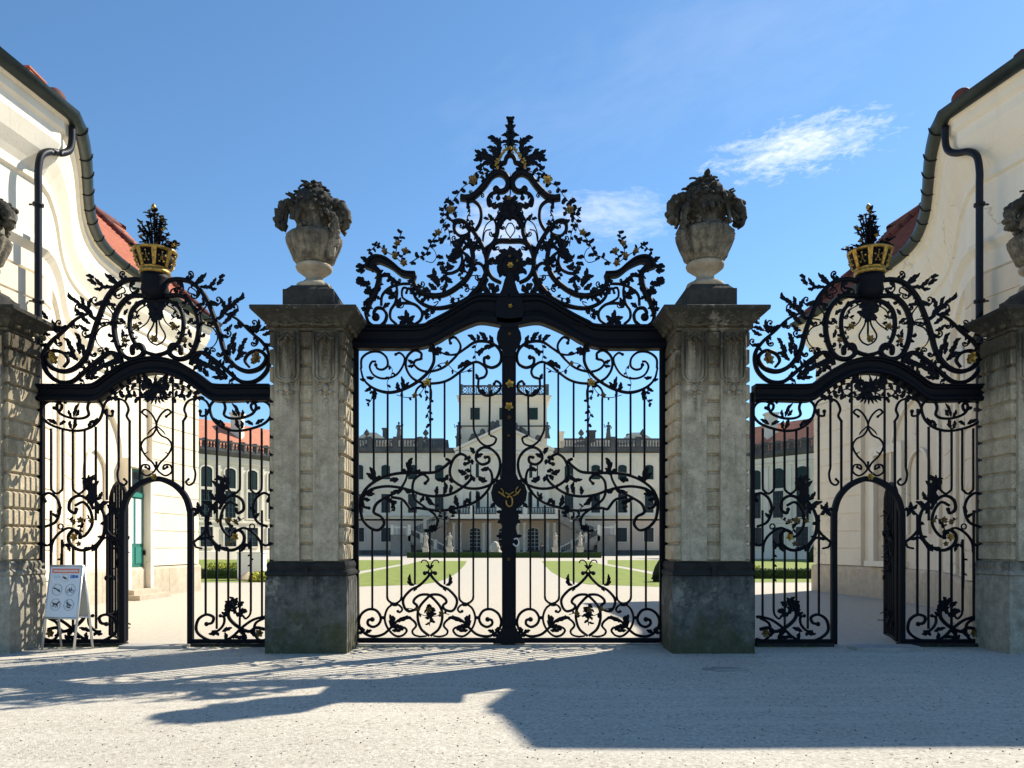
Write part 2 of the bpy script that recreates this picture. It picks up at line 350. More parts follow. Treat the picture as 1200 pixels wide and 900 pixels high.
for sgn in (1, -1):
    sheet('lawn', [(AX+sgn*x, y) for x, y in [(9.9,33),(15.5,33),(24,60),(36,86),(22,86),(14,52)]], .0125, M['grass'])
sheet('entrance_strip', [(-7.6,12.28),(7.8,12.28),(7.8,12.9),(-7.6,12.9)], .004, M['court'])
# ---------------------------------------------------------------- the two entrance buildings with their curved walls
EAVE_Z = 9.5
def eave_pt(px, py): D = F*(EAVE_Z-EYE)/(HY-py); return ((px-VX)*D/F, D)
near_c = (-7.95, 13.97)
curve = catmull([near_c, (-8.40,15.3), eave_pt(95,230), eave_pt(105,270), eave_pt(125,297), eave_pt(165,325), eave_pt(210,355), eave_pt(251,378)], 5)
E = [(-24,12.22),(-8.18,12.26)] + curve + [(-17,29.5)]
for _ in range(14): curve = curve[:3]+[tuple((Vector(curve[i-1])+Vector(curve[i])*2+Vector(curve[i+1]))/4) for i in range(3,len(curve)-1)]+[curve[-1]]
E = [(-24,12.22),(-8.18,12.26)] + curve + [(-17,29.5)]
OV = .48
def entrance_building(side):
    R = (side == 'right')
    f = (lambda p: (mx(p[0]), p[1])) if R else (lambda p: p)
    EE = [(-24,12.5),(-8.28,12.52)]+E[2:] if R else E
    path = [f(p) for p in EE]; sg = -1 if R else 1
    root = empty('entrance_building', (f((-13,18))[0], 18, 0))
    tag(root, 'sunlit cream entrance building with curved wall and green door, left of the gate' if not R else
        'cream entrance building in shade with curved wall and dark gutter, right of the gate', 'building', 'curved entrance buildings beside the gate')
    W = offset(path, -OV*sg)
    def sw(pth, prof, name, m, ends=False, sm=False):
        mb = MB(); mb.sweep(pth, [(o*sg, z) for o, z in prof], ends, sm); return mb.build(name, m, root)
    sw(W, [(0,0),(0,9.1)], 'wall', M['plaster'], sm=False)
    # moulded entablature: architrave, frieze, cove
    sw(W, [(0,6.45),(.08,6.5),(.08,6.82),(.18,6.95),(.18,7.02),(.03,7.05),(.03,8.1),(.09,8.14),(.09,8.3),(.15,8.42),(.27,8.62),(.37,8.9),(.37,9.1),(.44,9.16),(.44,9.32),(.56,9.40),(.56,9.462),(0,9.47)], 'cornice', M['plaster_white'])
    # plinth
    sw(W, [(.0,.0),(.14,0),(.14,.86),(.10,.93),(0,.95)], 'plinth', M['wing_stone'])
    jm = MB(); 
    acc = 0
    for i in range(len(W)-1):
        a = Vector(W[i]); b = Vector(W[i+1]); L = (b-a).length; d = (b-a)/L; nrm = Vector((d.y,-d.x))*sg
        acc += L
        if acc > 1.0:
            acc = 0; q = a + nrm*.144
            jm.add([(q.x-d.x*.008,q.y-d.y*.008,.02),(q.x+d.x*.008,q.y+d.y*.008,.02),(q.x+d.x*.008,q.y+d.y*.008,.85),(q.x-d.x*.008,q.y-d.y*.008,.85)],[(0,1,2,3)])
    jm.build('plinth_joint', M['sill'], root)
    # rusticated pilasters: sub paths by arc length along the wall
    def sub(y0, y1, n=6):      # piece of the wall between two depths
        cv = W[1:-1]; res = []
        for i in range(len(cv)-1):
            a, b = Vector(cv[i]), Vector(cv[i+1])
            if b.y <= y0 or a.y >= y1: continue
            t0 = max(0, (y0-a.y)/(b.y-a.y)); t1 = min(1, (y1-a.y)/(b.y-a.y))
            p = a.lerp(b, t0)
            if not res: res.append(tuple(p))
            res.append(tuple(a.lerp(b, t1)))
        return res
    prof = [(0,.96)]; z = .96
    while z < 6.4:
        prof += [(.13,z),(.13,min(6.43,z+.52)),(.105,min(6.43,z+.53)),(.105,min(6.44,z+.555))]; z += .56
    prof += [(0,6.445)]
    yend = W[-2][1]
    for y0, y1 in ((12.75,14.3),(17.2,18.6),(24.0,yend-.02)):
        p = sub(y0, y1)
        if len(p) > 1: sw(p, prof, 'pilaster', M['plaster'], ends=True)
    # white blind arches and round-headed recess frames between the pilasters
    def at(y):
        cv = W[1:-1]
        for i in range(len(cv)-1):
            a, b = Vector(cv[i]), Vector(cv[i+1])
            if a.y <= y <= b.y and b.y > a.y: return a.lerp(b, (y-a.y)/(b.y-a.y)), (b-a).normalized()
        return Vector(cv[-1]), Vector((0,1))
    def arch(yc, hw, z0, zs, name, m, th=.07, dp=.05):
        p, t = at(yc); nrm = Vector((t.y,-t.x))*sg
        mb = MB(); pts = [(-hw,z0),(-hw,zs)] + [(-hw*cos(pi*k/12), zs+hw*sin(pi*k/12)) for k in range(1,12)] + [(hw,zs),(hw,z0)]
        P3 = []
        for s_, z_ in pts:
            q, t2 = at(p.y + s_*t.y if abs(t.y) > .2 else p.y); n2 = Vector((t2.y,-t2.x))*sg
            P3.append((q.x+n2.x*dp, q.y+n2.y*dp, z_))
        mb.tube(P3, th, 4, False); return mb.build(name, m, root)
    arch(20.9, 1.5, .97, 4.2, 'arch_moulding', M['plaster_white'])
    arch(20.9, .62, 1.9, 3.6, 'niche_frame', M['plaster_white'], .05)
    arch(15.7, 1.0, .97, 4.6, 'arch_moulding', M['plaster_white'])
    # niche (a shallow plaster recess panel) or door
    p, t = at(23.05 if not R else 22.6); nrm = Vector((t.y,-t.x))*sg
    def lbox(mb, s0, s1, d0, d1, z0, z1):
        c = [(p + t*s + nrm*d) for s, d in ((s0,d0),(s1,d0),(s1,d1),(s0,d1))]
        vs = [(q.x,q.y,z0) for q in c]+[(q.x,q.y,z1) for q in c]
        mb.add(vs, [(0,3,2,1),(4,5,6,7),(0,1,5,4),(1,2,6,5),(2,3,7,6),(3,0,4,7)])
    if not R:
        mb = MB(); lbox(mb,-.72,-.55,.01,.3,.3,3.9); lbox(mb,.55,.72,.01,.3,.3,3.9); lbox(mb,-.72,.72,.012,.34,3.9,4.15); mb.build('door_surround', M['plaster_white'], root)
        dr = MB(); lbox(dr,-.55,.55,.02,.07,.3,3.89); door = dr.build('door', M['green_door'], root)
        mb = MB()
        for s0 in (-.46, .05):
            lbox(mb,s0,s0+.41,.071,.09,.45,.95); lbox(mb,s0,s0+.41,.071,.09,1.05,1.55)
        mb.build('door_panel', M['green_light'], door)
        mb = MB(); lbox(mb,-.44,-.06,.071,.082,1.65,3.0); lbox(mb,.06,.44,.071,.082,1.65,3.0); mb.build('door_pane', M['frost'], door)
        mb = MB(); lbox(mb,-.5,.5,.071,.11,3.05,3.17); mb.build('transom_bar', M['green_light'], door)
        mb = MB(); lbox(mb,-.45,.45,.071,.08,3.22,3.8); mb.build('fanlight', M['glass'], door)
        mb = MB(); lbox(mb,.47,.5,.071,.16,1.3,1.45); mb.build('door_handle', M['pipe'], door)
        mb = MB(); lbox(mb,-.95,.95,.145,.75,.004,.15); lbox(mb,-.8,.8,.145,.5,.15,.29); mb.build('doorstep', M['wing_stone'], root)
    else:
        mb = MB(); lbox(mb,-.9,-.62,.01,.16,1.0,4.3); lbox(mb,.62,.9,.01,.16,1.0,4.3); lbox(mb,-.9,.9,.01,.17,4.3,4.55); lbox(mb,-1.0,1.0,.01,.26,.97,1.13); mb.build('niche_surround', M['plaster_white'], root)
        mb = MB(); lbox(mb,-.62,.62,.012,.03,1.13,4.3); mb.build('niche_panel', M['wing_stone'], root)
    # recessed panel on the short straight wall by the downpipe
    # gutter: a half-round trough with brackets
    G = offset(path, .08*sg)
    gp = [(.145*cos(a), 9.50-.165*sin(a)) for a in [pi*k/10 for k in range(11)]]
    gmb = MB(); gmb.sweep(G, [(o*sg, z) for o, z in gp], False, True)
    gmb.sweep(G, [(o*sg*.93, 9.50-(9.5-z)*.93+.002) for o, z in gp], False, True)
    gut = gmb.build('gutter', M['gutter'], root)
    bb = MB(); acc = 0
    for i in range(2, len(G)-1):
        a = Vector(G[i]); b = Vector(G[i+1]); d = (b-a).normalized(); n = Vector((d.y,-d.x))*sg
        acc += (b-a).length
        if acc > .75:
            acc = 0; bb = MB()
            bb.tube([(a.x+n.x*.163*cos(u), a.y+n.y*.163*cos(u), 9.51-.183*sin(u)) for u in [pi*k/8 for k in range(9)]], .014, 4); bb.build('gutter_bracket', M['pipe'], gut)
    # roof, swept from the eave to the ridge, in tile courses
    n = 30; dd = [5.8 if i <= 3 else 5.8-(5.8-3.2)*min(1,(i-3)/8) for i in range(len(path))]
    hi = [offset(path, -d_*sg)[i] for i, d_ in enumerate(dd)]; hi = [(x_, max(y_, hi[0][1]+.03*i)) if i < len(hi)-1 else (x_, y_) for i, (x_, y_) in enumerate(hi)]; lo = offset(path, -.03*sg); vs = []; fs = []
    for k in range(n):
        for t_, dz in ((k/n, .075), ((k+1)/n-.0005, 0)):
            vs += [(lo[i][0]+(hi[i][0]-lo[i][0])*t_, lo[i][1]+(hi[i][1]-lo[i][1])*t_, 9.5+3.3*t_+dz) for i in range(len(path))]
    m_ = len(path)
    fs = [(r_*m_+i, r_*m_+i+1, (r_+1)*m_+i+1, (r_+1)*m_+i) for r_ in range(2*n-1) for i in range(m_-1)]
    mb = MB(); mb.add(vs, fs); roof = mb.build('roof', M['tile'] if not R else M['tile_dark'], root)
    ri = hi; mb = MB(); mb.tube([(x,y,12.84) for x,y in ri], .13, 8); mb.build('ridge', M['tile_dark'], roof)
    for ci in (1, len(path)-2):
        a = path[ci]; b = ri[ci]; mb = MB()
        n = 14
        for k in range(n):
            p0 = Vector((a[0],a[1],9.52)).lerp(Vector((b[0],b[1],12.96)), k/n); p1 = Vector((a[0],a[1],9.52)).lerp(Vector((b[0],b[1],12.96)), (k+1.1)/n)
            mb.tube([p0, p1], [.16,.12], 8)
        pass
        mb.build('hip_tiles', M['tile_dark'], roof)
    c0 = f(near_c); mb = MB(); mb.ball((c0[0]+(-.1*sg), c0[1]-.15, 9.66), .15, 12, 8, (1,1.3,1)); mb.tube([(c0[0]-.1*sg,c0[1]-.1,9.64),(c0[0]-1.6*sg,c0[1]+.3,10.4)], .11, 8); mb.build('hip_end_tile', M['tile_dark'], roof)
    if not R:
        mb = MB(); mb.box(-8.42,-8.14,13.2,13.62,9.55,9.80); mb.box(-8.46,-8.12,13.16,13.66,9.80,9.83); mb.build('roof_hatch', M['tile'], roof)
    # downpipe: out of the gutter at the corner, swan neck back to the wall, then down
    cw, tw = at(13.9)
    sx = -1 if R else 1
    px_, py_ = f((-7.98, 14.2)); wx, wy = f((-8.19, 13.52))
    mb = MB(); mb.tube(catmull([(px_,py_,9.35),(px_,py_,9.08),(px_+(wx-px_)*.08,py_+(wy-py_)*.08,8.88),(px_+(wx-px_)*.32,py_+(wy-py_)*.32,8.74),(px_+(wx-px_)*.68,py_+(wy-py_)*.68,8.64),(px_+(wx-px_)*.92,py_+(wy-py_)*.92,8.48),(wx,wy,8.2),(wx,wy,7.9),(wx,wy,7.4),(wx,wy,6.5),(wx,wy,5.0),(wx,wy,1.2)], 6), .062, 10)
    dp = mb.build('downpipe', M['pipe'], root)
    for z in (7.6, 5.9, 4.0, 2.2):
        mb = MB(); mb.lathe((wx,wy,z-.03), [(.078,0),(.092,0),(.092,.05),(.078,.05)], 12); mb.box(wx-.16 if not R else wx, wx if not R else wx+.16, wy-.015, wy+.015, z-.012, z+.012); mb.build('pipe_clamp', M['pipe'], dp)
    return root
bl = entrance_building('left'); br = entrance_building('right')

# ---------------------------------------------------------------- palace
PD = 125.0; PK = PD/F
def PX(px): return (px-VX)*PK
def PZ(py): return EYE+(HY-py)*PK
pal = empty('palace', (AX, PD, 0)); tag(pal, 'long pale baroque palace with central belvedere tower, double stairs and balustraded roof', 'palace')
HWX = 33.0
zc = PZ(527)     # top of the wall
mb = MB(); mb.box(AX-HWX, AX+HWX, PD, PD+16, PZ(608), zc); mb.build('wall', M['palace'], pal)
for s in (1,-1): a, b = sorted((AX+s*9.3, AX+s*HWX)); mb = MB(); mb.box(a, b, PD+.3, PD+15, 0, PZ(608)-.3); mb.build('ground_floor_wall', M['arcade'], pal)
mb = MB(); mb.box(AX-9.3, AX+9.3, PD+1.2, PD+15.2, 0, PZ(608)-.2); mb.build('arcade_wall', M['arcade'], pal)
mb = MB(); mb.box(AX-HWX-.3, AX+HWX+.3, PD-.45, PD+.0, PZ(529), PZ(525)); mb.box(AX-HWX-.2, AX+HWX+.2, PD-.25, PD+0, PZ(531), PZ(529)-.01)
mb.build('cornice', M['palace_dark'], pal)  # shadow along the cornice is put into its dark colour
mb = MB()
for py, t, d in ((536,.3,.15),(604.5,.5,.3),(574,.18,.1)): mb.box(AX-HWX, AX+HWX, PD-d, PD, PZ(py), PZ(py)+t)
mb.build('string_course', M['palace_trim'], pal)
def balustrade(name, x0, x1, y, z0, h, n, parent, dark=True, rail=.28):
    mb = MB(); mb.box(x0, x1, y-.15, y+.15, z0, z0+.22); mb.box(x0, x1, y-.18, y+.18, z0+h-rail, z0+h)
    st = (x1-x0)/n
    for i in range(n):
        x = x0+st*(i+.5); w_ = st*.27
        mb.frustum((x,y), w_*.6, .1, z0+.22, w_, .14, z0+.22+(h-.5)*.4); mb.frustum((x,y), w_, .14, z0+.22+(h-.5)*.4, w_*.5, .08, z0+h-rail)
    return mb.build(name, M['palace_dark'] if dark else M['palace_trim'], parent)
zb = PZ(525)
for s in (1,-1):
    e = [9.4, 13.4, 17.5, 21.6, 25.7, 29.5, 33]
    for i in range(6):
        x0, x1 = e[i]+.35, e[i+1]-.0
        a, b = sorted((AX+s*x0, AX+s*x1)); balustrade('balustrade', a, b, PD-.1, zb, 1.55, 8, pal)
        x = AX+s*(e[i+1]+.17); mb = MB(); mb.box(x-.35, x+.35, PD-.42, PD+.22, zb, zb+1.8); mb.build('balustrade_pier', M['palace_dark'], pal)
# low roof and chimneys behind the balustrade
mb = MB()
for s in (1,-1):
    a, b = sorted((AX+s*9.6, AX+s*33)); mb.add([(a,PD+2,zb),(b,PD+2,zb),(b,PD+7,zb+2.3),(a,PD+7,zb+2.3),(a,PD+12,zb),(b,PD+12,zb)],[(0,1,2,3),(3,2,5,4)])
mb.build('roof', M['palace_dark'], pal)
mb = MB()
for s in (1,-1):
    c = AX+s*21.9; mb.add([(c-3.3,PD+1.2,zb+.9),(c+3.3,PD+1.2,zb+.9),(c+3.3,PD+1.2,zb+1.1),(c+.9,PD+1.2,zb+2.7),(c-.9,PD+1.2,zb+2.7),(c-3.3,PD+1.2,zb+1.1)],[(0,1,2,3,4,5)])
    mb.add([(c-3.3,PD+1.2,zb+1.1),(c+3.3,PD+1.2,zb+1.1),(c+.9,PD+1.2,zb+2.7),(c-.9,PD+1.2,zb+2.7),(c-3.3,PD+4,zb+1.1),(c+3.3,PD+4,zb+1.1),(c+.9,PD+4,zb+2.7),(c-.9,PD+4,zb+2.7)],[(1,5,6,2),(2,6,7,3),(3,7,4,0)])
mb.build('attic_gable', M['palace_trim'], pal)
for px, w_, h, m_ in ((458,.6,.9,'tile_dark'),(486,.35,1.0,'palace_dark'),(535,.9,1.2,'palace_dark'),(698,1.4,2.2,'palace_dark'),(661,.8,2.0,'palace_trim'),(746,.9,1.6,'palace_dark'),(444,.7,2.6,'palace_dark')):
    x = PX(px); mb = MB(); zz = zb+1.5; mb.box(x-w_/2, x+w_/2, PD+6, PD+7, zz-1, zz+h-.15); mb.box(x-w_/2-.15, x+w_/2+.15, PD+5.85, PD+7.15, zz+h-.15, zz+h+.1); mb.build('chimney', M[m_], pal)
# projecting centre with pediment and giant pilasters
CW = 7.35
mb = MB(); mb.box(AX-CW, AX+CW, PD-1.4, PD-.003, PZ(608), zc-.2)
mb.build('centre_wall', M['palace_trim'], pal)
mb = MB(); za = PZ(527)-.35; zap = PZ(503)
mb.add([(AX-CW-.3,PD-1.55,za),(AX+CW+.3,PD-1.55,za),(AX,PD-1.55,zap),(AX-CW-.3,PD-.2,za),(AX+CW+.3,PD-.2,za),(AX,PD-.2,zap)],[(0,1,2),(5,4,3),(0,2,5,3),(1,4,5,2),(0,3,4,1)])
ped = mb.build('pediment', M['palace'], pal)
mb = MB(); mb.tube([(AX-CW-.7,PD-1.7,za+.1),(AX,PD-1.7,zap+.25)], .3, 4, False); mb.tube([(AX+CW+.7,PD-1.7,za+.1),(AX,PD-1.7,zap+.25)], .3, 4, False); mb.build('pediment_moulding', M['palace_trim'], ped)
mb = MB(); mb.box(AX-CW-.5, AX+CW+.5, PD-1.85, PD-1.4, za-.6, za-.1); mb.build('entablature', M['palace_trim'], pal)
mb = MB()
random.seed(11)
for s in (1,-1):
    for k in range(26):
        t = random.uniform(.12,.75); x = AX+s*CW*(t); z = zap-(zap-za)*t+.3+random.uniform(0,1.3)*(1-t*.6)
        mb.ball((x,PD-1.2,z), random.uniform(.25,.6), 6, 4, (1,.6,1.3))
mb.build('trophy_sculpture', M['palace_dark'], pal)
for s in (1,-1):
    for xo in (6.9, 4.9, 2.6):
        mb = MB(); x = AX+s*xo; mb.box(x-.35, x+.35, PD-1.6, PD-1.4, PZ(600), za-.6); mb.box(x-.5, x+.5, PD-1.7, PD-1.4, za-1.4, za-.9); mb.build('pilaster', M['palace_trim'], pal)
# belvedere tower
TW = 7.05; zt = PZ(463)
mb = MB(); mb.box(AX-TW, AX+TW, PD+1, PD+12, zc, zt-.4); tower = mb.build('tower', M['palace'], pal)
mb = MB(); mb.squareprof((AX,PD+6.5), TW, 5.5, [(0,zt-1.0),(.15,zt-.9),(.3,zt-.5),(.7,zt-.15),(.75,zt+.05),(.5,zt+.1)]); mb.build('tower_cornice', M['palace_trim'], tower)
mb = MB(); mb.box(AX-TW-.05, AX+TW+.05, PD+.9, PD+1.0, PZ(499), PZ(497.5)); mb.box(AX-TW-.05, AX+TW+.05, PD+.93, PD+1.0, PZ(467), PZ(466)); mb.build('tower_band', M['palace_dark'], tower)
mb = MB(); z0 = zt+.1; hh = 1.65
for yy_ in (PD+.7,):
    mb.box(AX-TW-.2, AX+TW+.2, yy_-.1, yy_+.1, z0, z0+.3); mb.box(AX-TW-.3, AX+TW+.3, yy_-.16, yy_+.16, z0+hh-.25, z0+hh)
    n = 11
    for i in range(n):
        x0 = AX-TW+2*TW*i/n; x1 = AX-TW+2*TW*(i+1)/n; xm = (x0+x1)/2
        pts = [(xm+.42*cos(a), yy_, z0+.85+.5*sin(a)) for a in [2*pi*k/10 for k in range(11)]]; mb.tube(pts, .085, 4)
        mb.box(x0-.07, x0+.07, yy_-.08, yy_+.08, z0+.3, z0+hh-.25)
        mb.tube([(x0,yy_,z0+.3),(x1,yy_,z0+hh-.3)], .05, 4); mb.tube([(x1,yy_,z0+.3),(x0,yy_,z0+hh-.3)], .05, 4)
    for x in (-TW, -TW/3, TW/3, TW): mb.box(AX+x-.28, AX+x+.28, yy_-.2, yy_+.2, z0, z0+hh+.15)
mb.build('roof_parapet', M['palace_dark'], tower)
mb = MB(); mb.squareprof((AX,PD+6.5), TW-2, 3.5, [(0,zt),(0,zt+.4),(-4.0,zt+.8)]); mb.build('tower_roof', M['palace_dark'], tower)
# windows: one prototype of each kind, then copies with their panes
def window_proto(name, wd, ht, arched, shut=False, grid=(2,4)):
    fr = MB(); t = .16; n = 10
    def outline(w_, h_, z0=0):
        if not arched: return [(-w_,z0),(-w_,h_),(w_,h_),(w_,z0)]
        return [(-w_,z0),(-w_,h_-w_*.55)] + [(-w_*cos(pi*k/n), h_-w_*.55+w_*.55*sin(pi*k/n)) for k in range(1,n)] + [(w_,h_-w_*.55),(w_,z0)]
    o = outline(wd/2, ht); i_ = outline(wd/2-t, ht-t, t)
    m_ = len(o); vs = [(x,-.12,z) for x,z in o]+[(x,-.12,z) for x,z in i_]+[(x,.02,z) for x,z in o]+[(x,.02,z) for x,z in i_]
    fs = []
    for k in range(m_):
        j = (k+1)%m_; fs += [(k,j,m_+j,m_+k),(m_+k,m_+j,3*m_+j,3*m_+k),(2*m_+k,2*m_+j,j,k)]
    fr.add(vs, fs); 
    root = fr.build(name, M['palace_trim'], None, False); root.location = (0,0,0)
    for v in root.data.vertices: pass
    # rebuild in plain local coordinates
    me = root.data; 
    xs_ = [(min(v[0] for v in fr.v)+max(v[0] for v in fr.v))/2, (min(v[1] for v in fr.v)+max(v[1] for v in fr.v))/2, min(v[2] for v in fr.v)]
    for v in me.vertices: v.co += Vector(xs_)
    pn = MB(); pn.add([(x,-.03,z) for x,z in i_], [tuple(range(m_))])
    pane = pn.build('pane', M['shutter'] if shut else M['glass'], root, False)
    mu = MB(); w2 = wd/2-t
    if shut:
        k = 0
        while t+.12*k < ht-t-.1: mu.box(-w2,-.03,-.07,-.03,t+.12*k,t+.12*k+.07); mu.box(.03,w2,-.07,-.03,t+.12*k,t+.12*k+.07); k += 1
        mu.build('slats', M['shutter'], root, False)
    else:
        for a in range(1, grid[0]): x = -w2+2*w2*a/grid[0]; mu.box(x-.04,x+.04,-.09,-.04,t,ht-t)
        for a in range(1, grid[1]): z = t+(ht-2*t)*a/grid[1]; mu.box(-w2,w2,-.085,-.035,z-.03,z+.03)
        mu.build('glazing_bars', M['bars'] if name != 'arched_door' else M['white'], root, False)
    return root
def put(proto, parent, x, y, z, rz=0, first=[]):
    if proto not in first: first.append(proto); o = proto
    else:
        o = proto.copy(); COL.objects.link(o)
        for ch in list(proto.children): c = ch.copy(); COL.objects.link(c); c.parent = o
    o.parent = parent; wl = wloc(parent); o.location = (x-wl.x, y-wl.y, z-wl.z); o.rotation_euler = (0,0,rz); return o
wU = window_proto('window', 1.75, 2.7, True, True); wM = window_proto('window', 1.75, 3.5, False, False, (3,5)); wG = window_proto('window', 1.9, 2.6, False)
wT = window_proto('window', 1.9, 2.3, False, True); wA = window_proto('arched_door', 2.1, 4.0, True, False, (3,6)); wC = window_proto('arched_window', 2.1, 3.3, True, False, (3,5))
for s in (1,-1):
    for i in range(6):
        x = AX+s*(10.55+i*4.35)
        put(wU, pal, x, PD-.01, PZ(563)); put(wM, pal, x, PD-.01, PZ(603)); 
        if i > 1: put(wG, pal, x, PD+.29, PZ(636))
        mb = MB(); mb.box(x-1.2,x+1.2,PD-.5,PD,PZ(603)-.3,PZ(603)-.1); mb.build('window_sill', M['palace_trim'], pal)
        mb = MB(); z = PZ(575.5)
        mb.add([(x-1.3,PD-.25,z),(x+1.3,PD-.25,z),(x,PD-.25,z+.7),(x-1.3,PD,z),(x+1.3,PD,z),(x,PD,z+.7)],[(0,1,2),(5,4,3),(0,2,5,3),(1,4,5,2),(0,3,4,1)]); mb.build('window_hood', M['palace_trim'], pal)
        mb = MB(); xx = x+s*2.17; mb.box(xx-.35,xx+.35,PD-.12,PD,PZ(604)+.55,PZ(536)); mb.box(xx-.5,xx+.5,PD-.2,PD,PZ(541),PZ(537)); mb.build('pilaster', M['palace_trim'], pal)
for x in (-4.75, 0, 4.75):
    put(wC, pal, AX+x, PD-1.41, PZ(598)); put(wU, pal, AX+x, PD-1.41, PZ(562)); put(wA, pal, AX+x, PD+1.19, PZ(648)+.25); put(wT, tower, AX+x*1.0, PD+.99, PZ(492))
# terrace on columns across the centre
mb = MB(); mb.box(AX-8.6, AX+8.6, PD-5.2, PD-.35, PZ(609), PZ(604)); mb.build('terrace', M['palace_trim'], pal)
for x0, x1 in ((-8.4,-5.3),(-4.5,-1.2),(-.4,2.9),(3.7,8.4)): balustrade('terrace_railing', AX+x0, AX+x1, PD-5.0, PZ(604)+.002, 1.1, int((x1-x0)/.4), pal, True, .14)
for x in (-8.3,-5.0,-.8,3.3,8.3): mb = MB(); mb.box(AX+x-.3,AX+x+.3,PD-5.3,PD-4.7,PZ(604)+.003,PZ(604)+1.3); mb.build('railing_pier', M['palace_trim'], pal)
for x in (-7.9,-6.9,-3.2,-2.2,2.2,3.2,6.9,7.9):
    mb = MB(); mb.squareprof((AX+x,PD-4.6), .38, .38, [(.1,0),(.1,.5),(0,.6)]); mb.lathe((AX+x,PD-4.6,.6), [(.33,0),(.33,.1),(.28,.2),(.24,4.2),(.3,4.3),(.36,4.5)], 10); mb.build('column', M['statue'], pal)
# horseshoe stairs: upper flights outward from the terrace, lower flights back inward
def flight(p0, p1, w_, name):
    r = MB(); n = 14
    a = Vector(p0); b = Vector(p1)
    for k in range(n):
        q = a.lerp(b, k/n); q2 = a.lerp(b, (k+1)/n); x0, x1 = sorted((q.x, q2.x)); r.box(x0, x1, a.y-w_/2, a.y+w_/2, max(0, q2.z-1.1), q2.z)
    st = r.build(name, M['stair'], pal)
    for dy in (-w_/2-.1, w_/2+.1):
        m1 = MB(); m1.add([(a.x,a.y+dy-.1,a.z-.9),(b.x,b.y+dy-.1,b.z-.9),(b.x,b.y+dy-.1,b.z+.15),(a.x,a.y+dy-.1,a.z+.15),(a.x,a.y+dy+.1,a.z-.9),(b.x,b.y+dy+.1,b.z-.9),(b.x,b.y+dy+.1,b.z+.15),(a.x,a.y+dy+.1,a.z+.15)],
               [(0,1,2,3),(7,6,5,4),(0,4,5,1),(3,2,6,7),(0,3,7,4),(1,5,6,2)])
        m1.build('stair_string', M['stair'], st)
        m2 = MB(); m2.tube([(a.x,a.y+dy,a.z+1.05),(b.x,b.y+dy,b.z+1.05)], .11, 4, False)
        for k in range(4): q = a.lerp(b, k/3); m2.box(q.x-.25,q.x+.25,q.y+dy-.15,q.y+dy+.15,q.z-.2,q.z+1.3)
        m2.build('stair_railing', M['statue'], st)
        m3 = MB()
        for k in range(1, 24):
            q = a.lerp(b, k/24); m3.box(q.x-.05,q.x+.05,q.y+dy-.04,q.y+dy+.04,q.z,q.z+1.0)
        m3.build('stair_balusters', M['palace_dark'], st)
ztr = PZ(604); 
for s in (1,-1):
    flight((AX+s*8.6, PD-4.0, ztr), (AX+s*14.2, PD-4.0, ztr*.52), 2.2, 'stair_flight')
    flight((AX+s*14.6, PD-7.0, ztr*.5), (AX+s*8.4, PD-7.0, .15), 2.2, 'stair_flight')
    mb = MB(); a, b = sorted((AX+s*14.2, AX+s*17.2)); mb.box(a, b, PD-8.3, PD-2.8, 0, ztr*.5); mb.build('stair_landing', M['stair'], pal)
    mb = MB(); 
    for xx in (a+.2, b-.2):
        for yy_ in (PD-8.2, PD-3): mb.box(xx-.22,xx+.22,yy_-.22,yy_+.22,ztr*.5,ztr*.5+1.5)
    mb.box(a, b, PD-8.3, PD-8.1, ztr*.5+1.0, ztr*.5+1.2); mb.build('landing_railing', M['palace_trim'], pal)
    mb = MB(); mb.box(AX+s*26.3-.9, AX+s*26.3+.9, PD+.2, PD+.3, 0, 3.3); mb.build('ground_floor_door', M['glass'], pal)
mb = MB(); mb.box(AX-33, AX+33, PD-.25, PD+.3, .004, .8); mb.build('plinth', M['palace_dark'], pal)

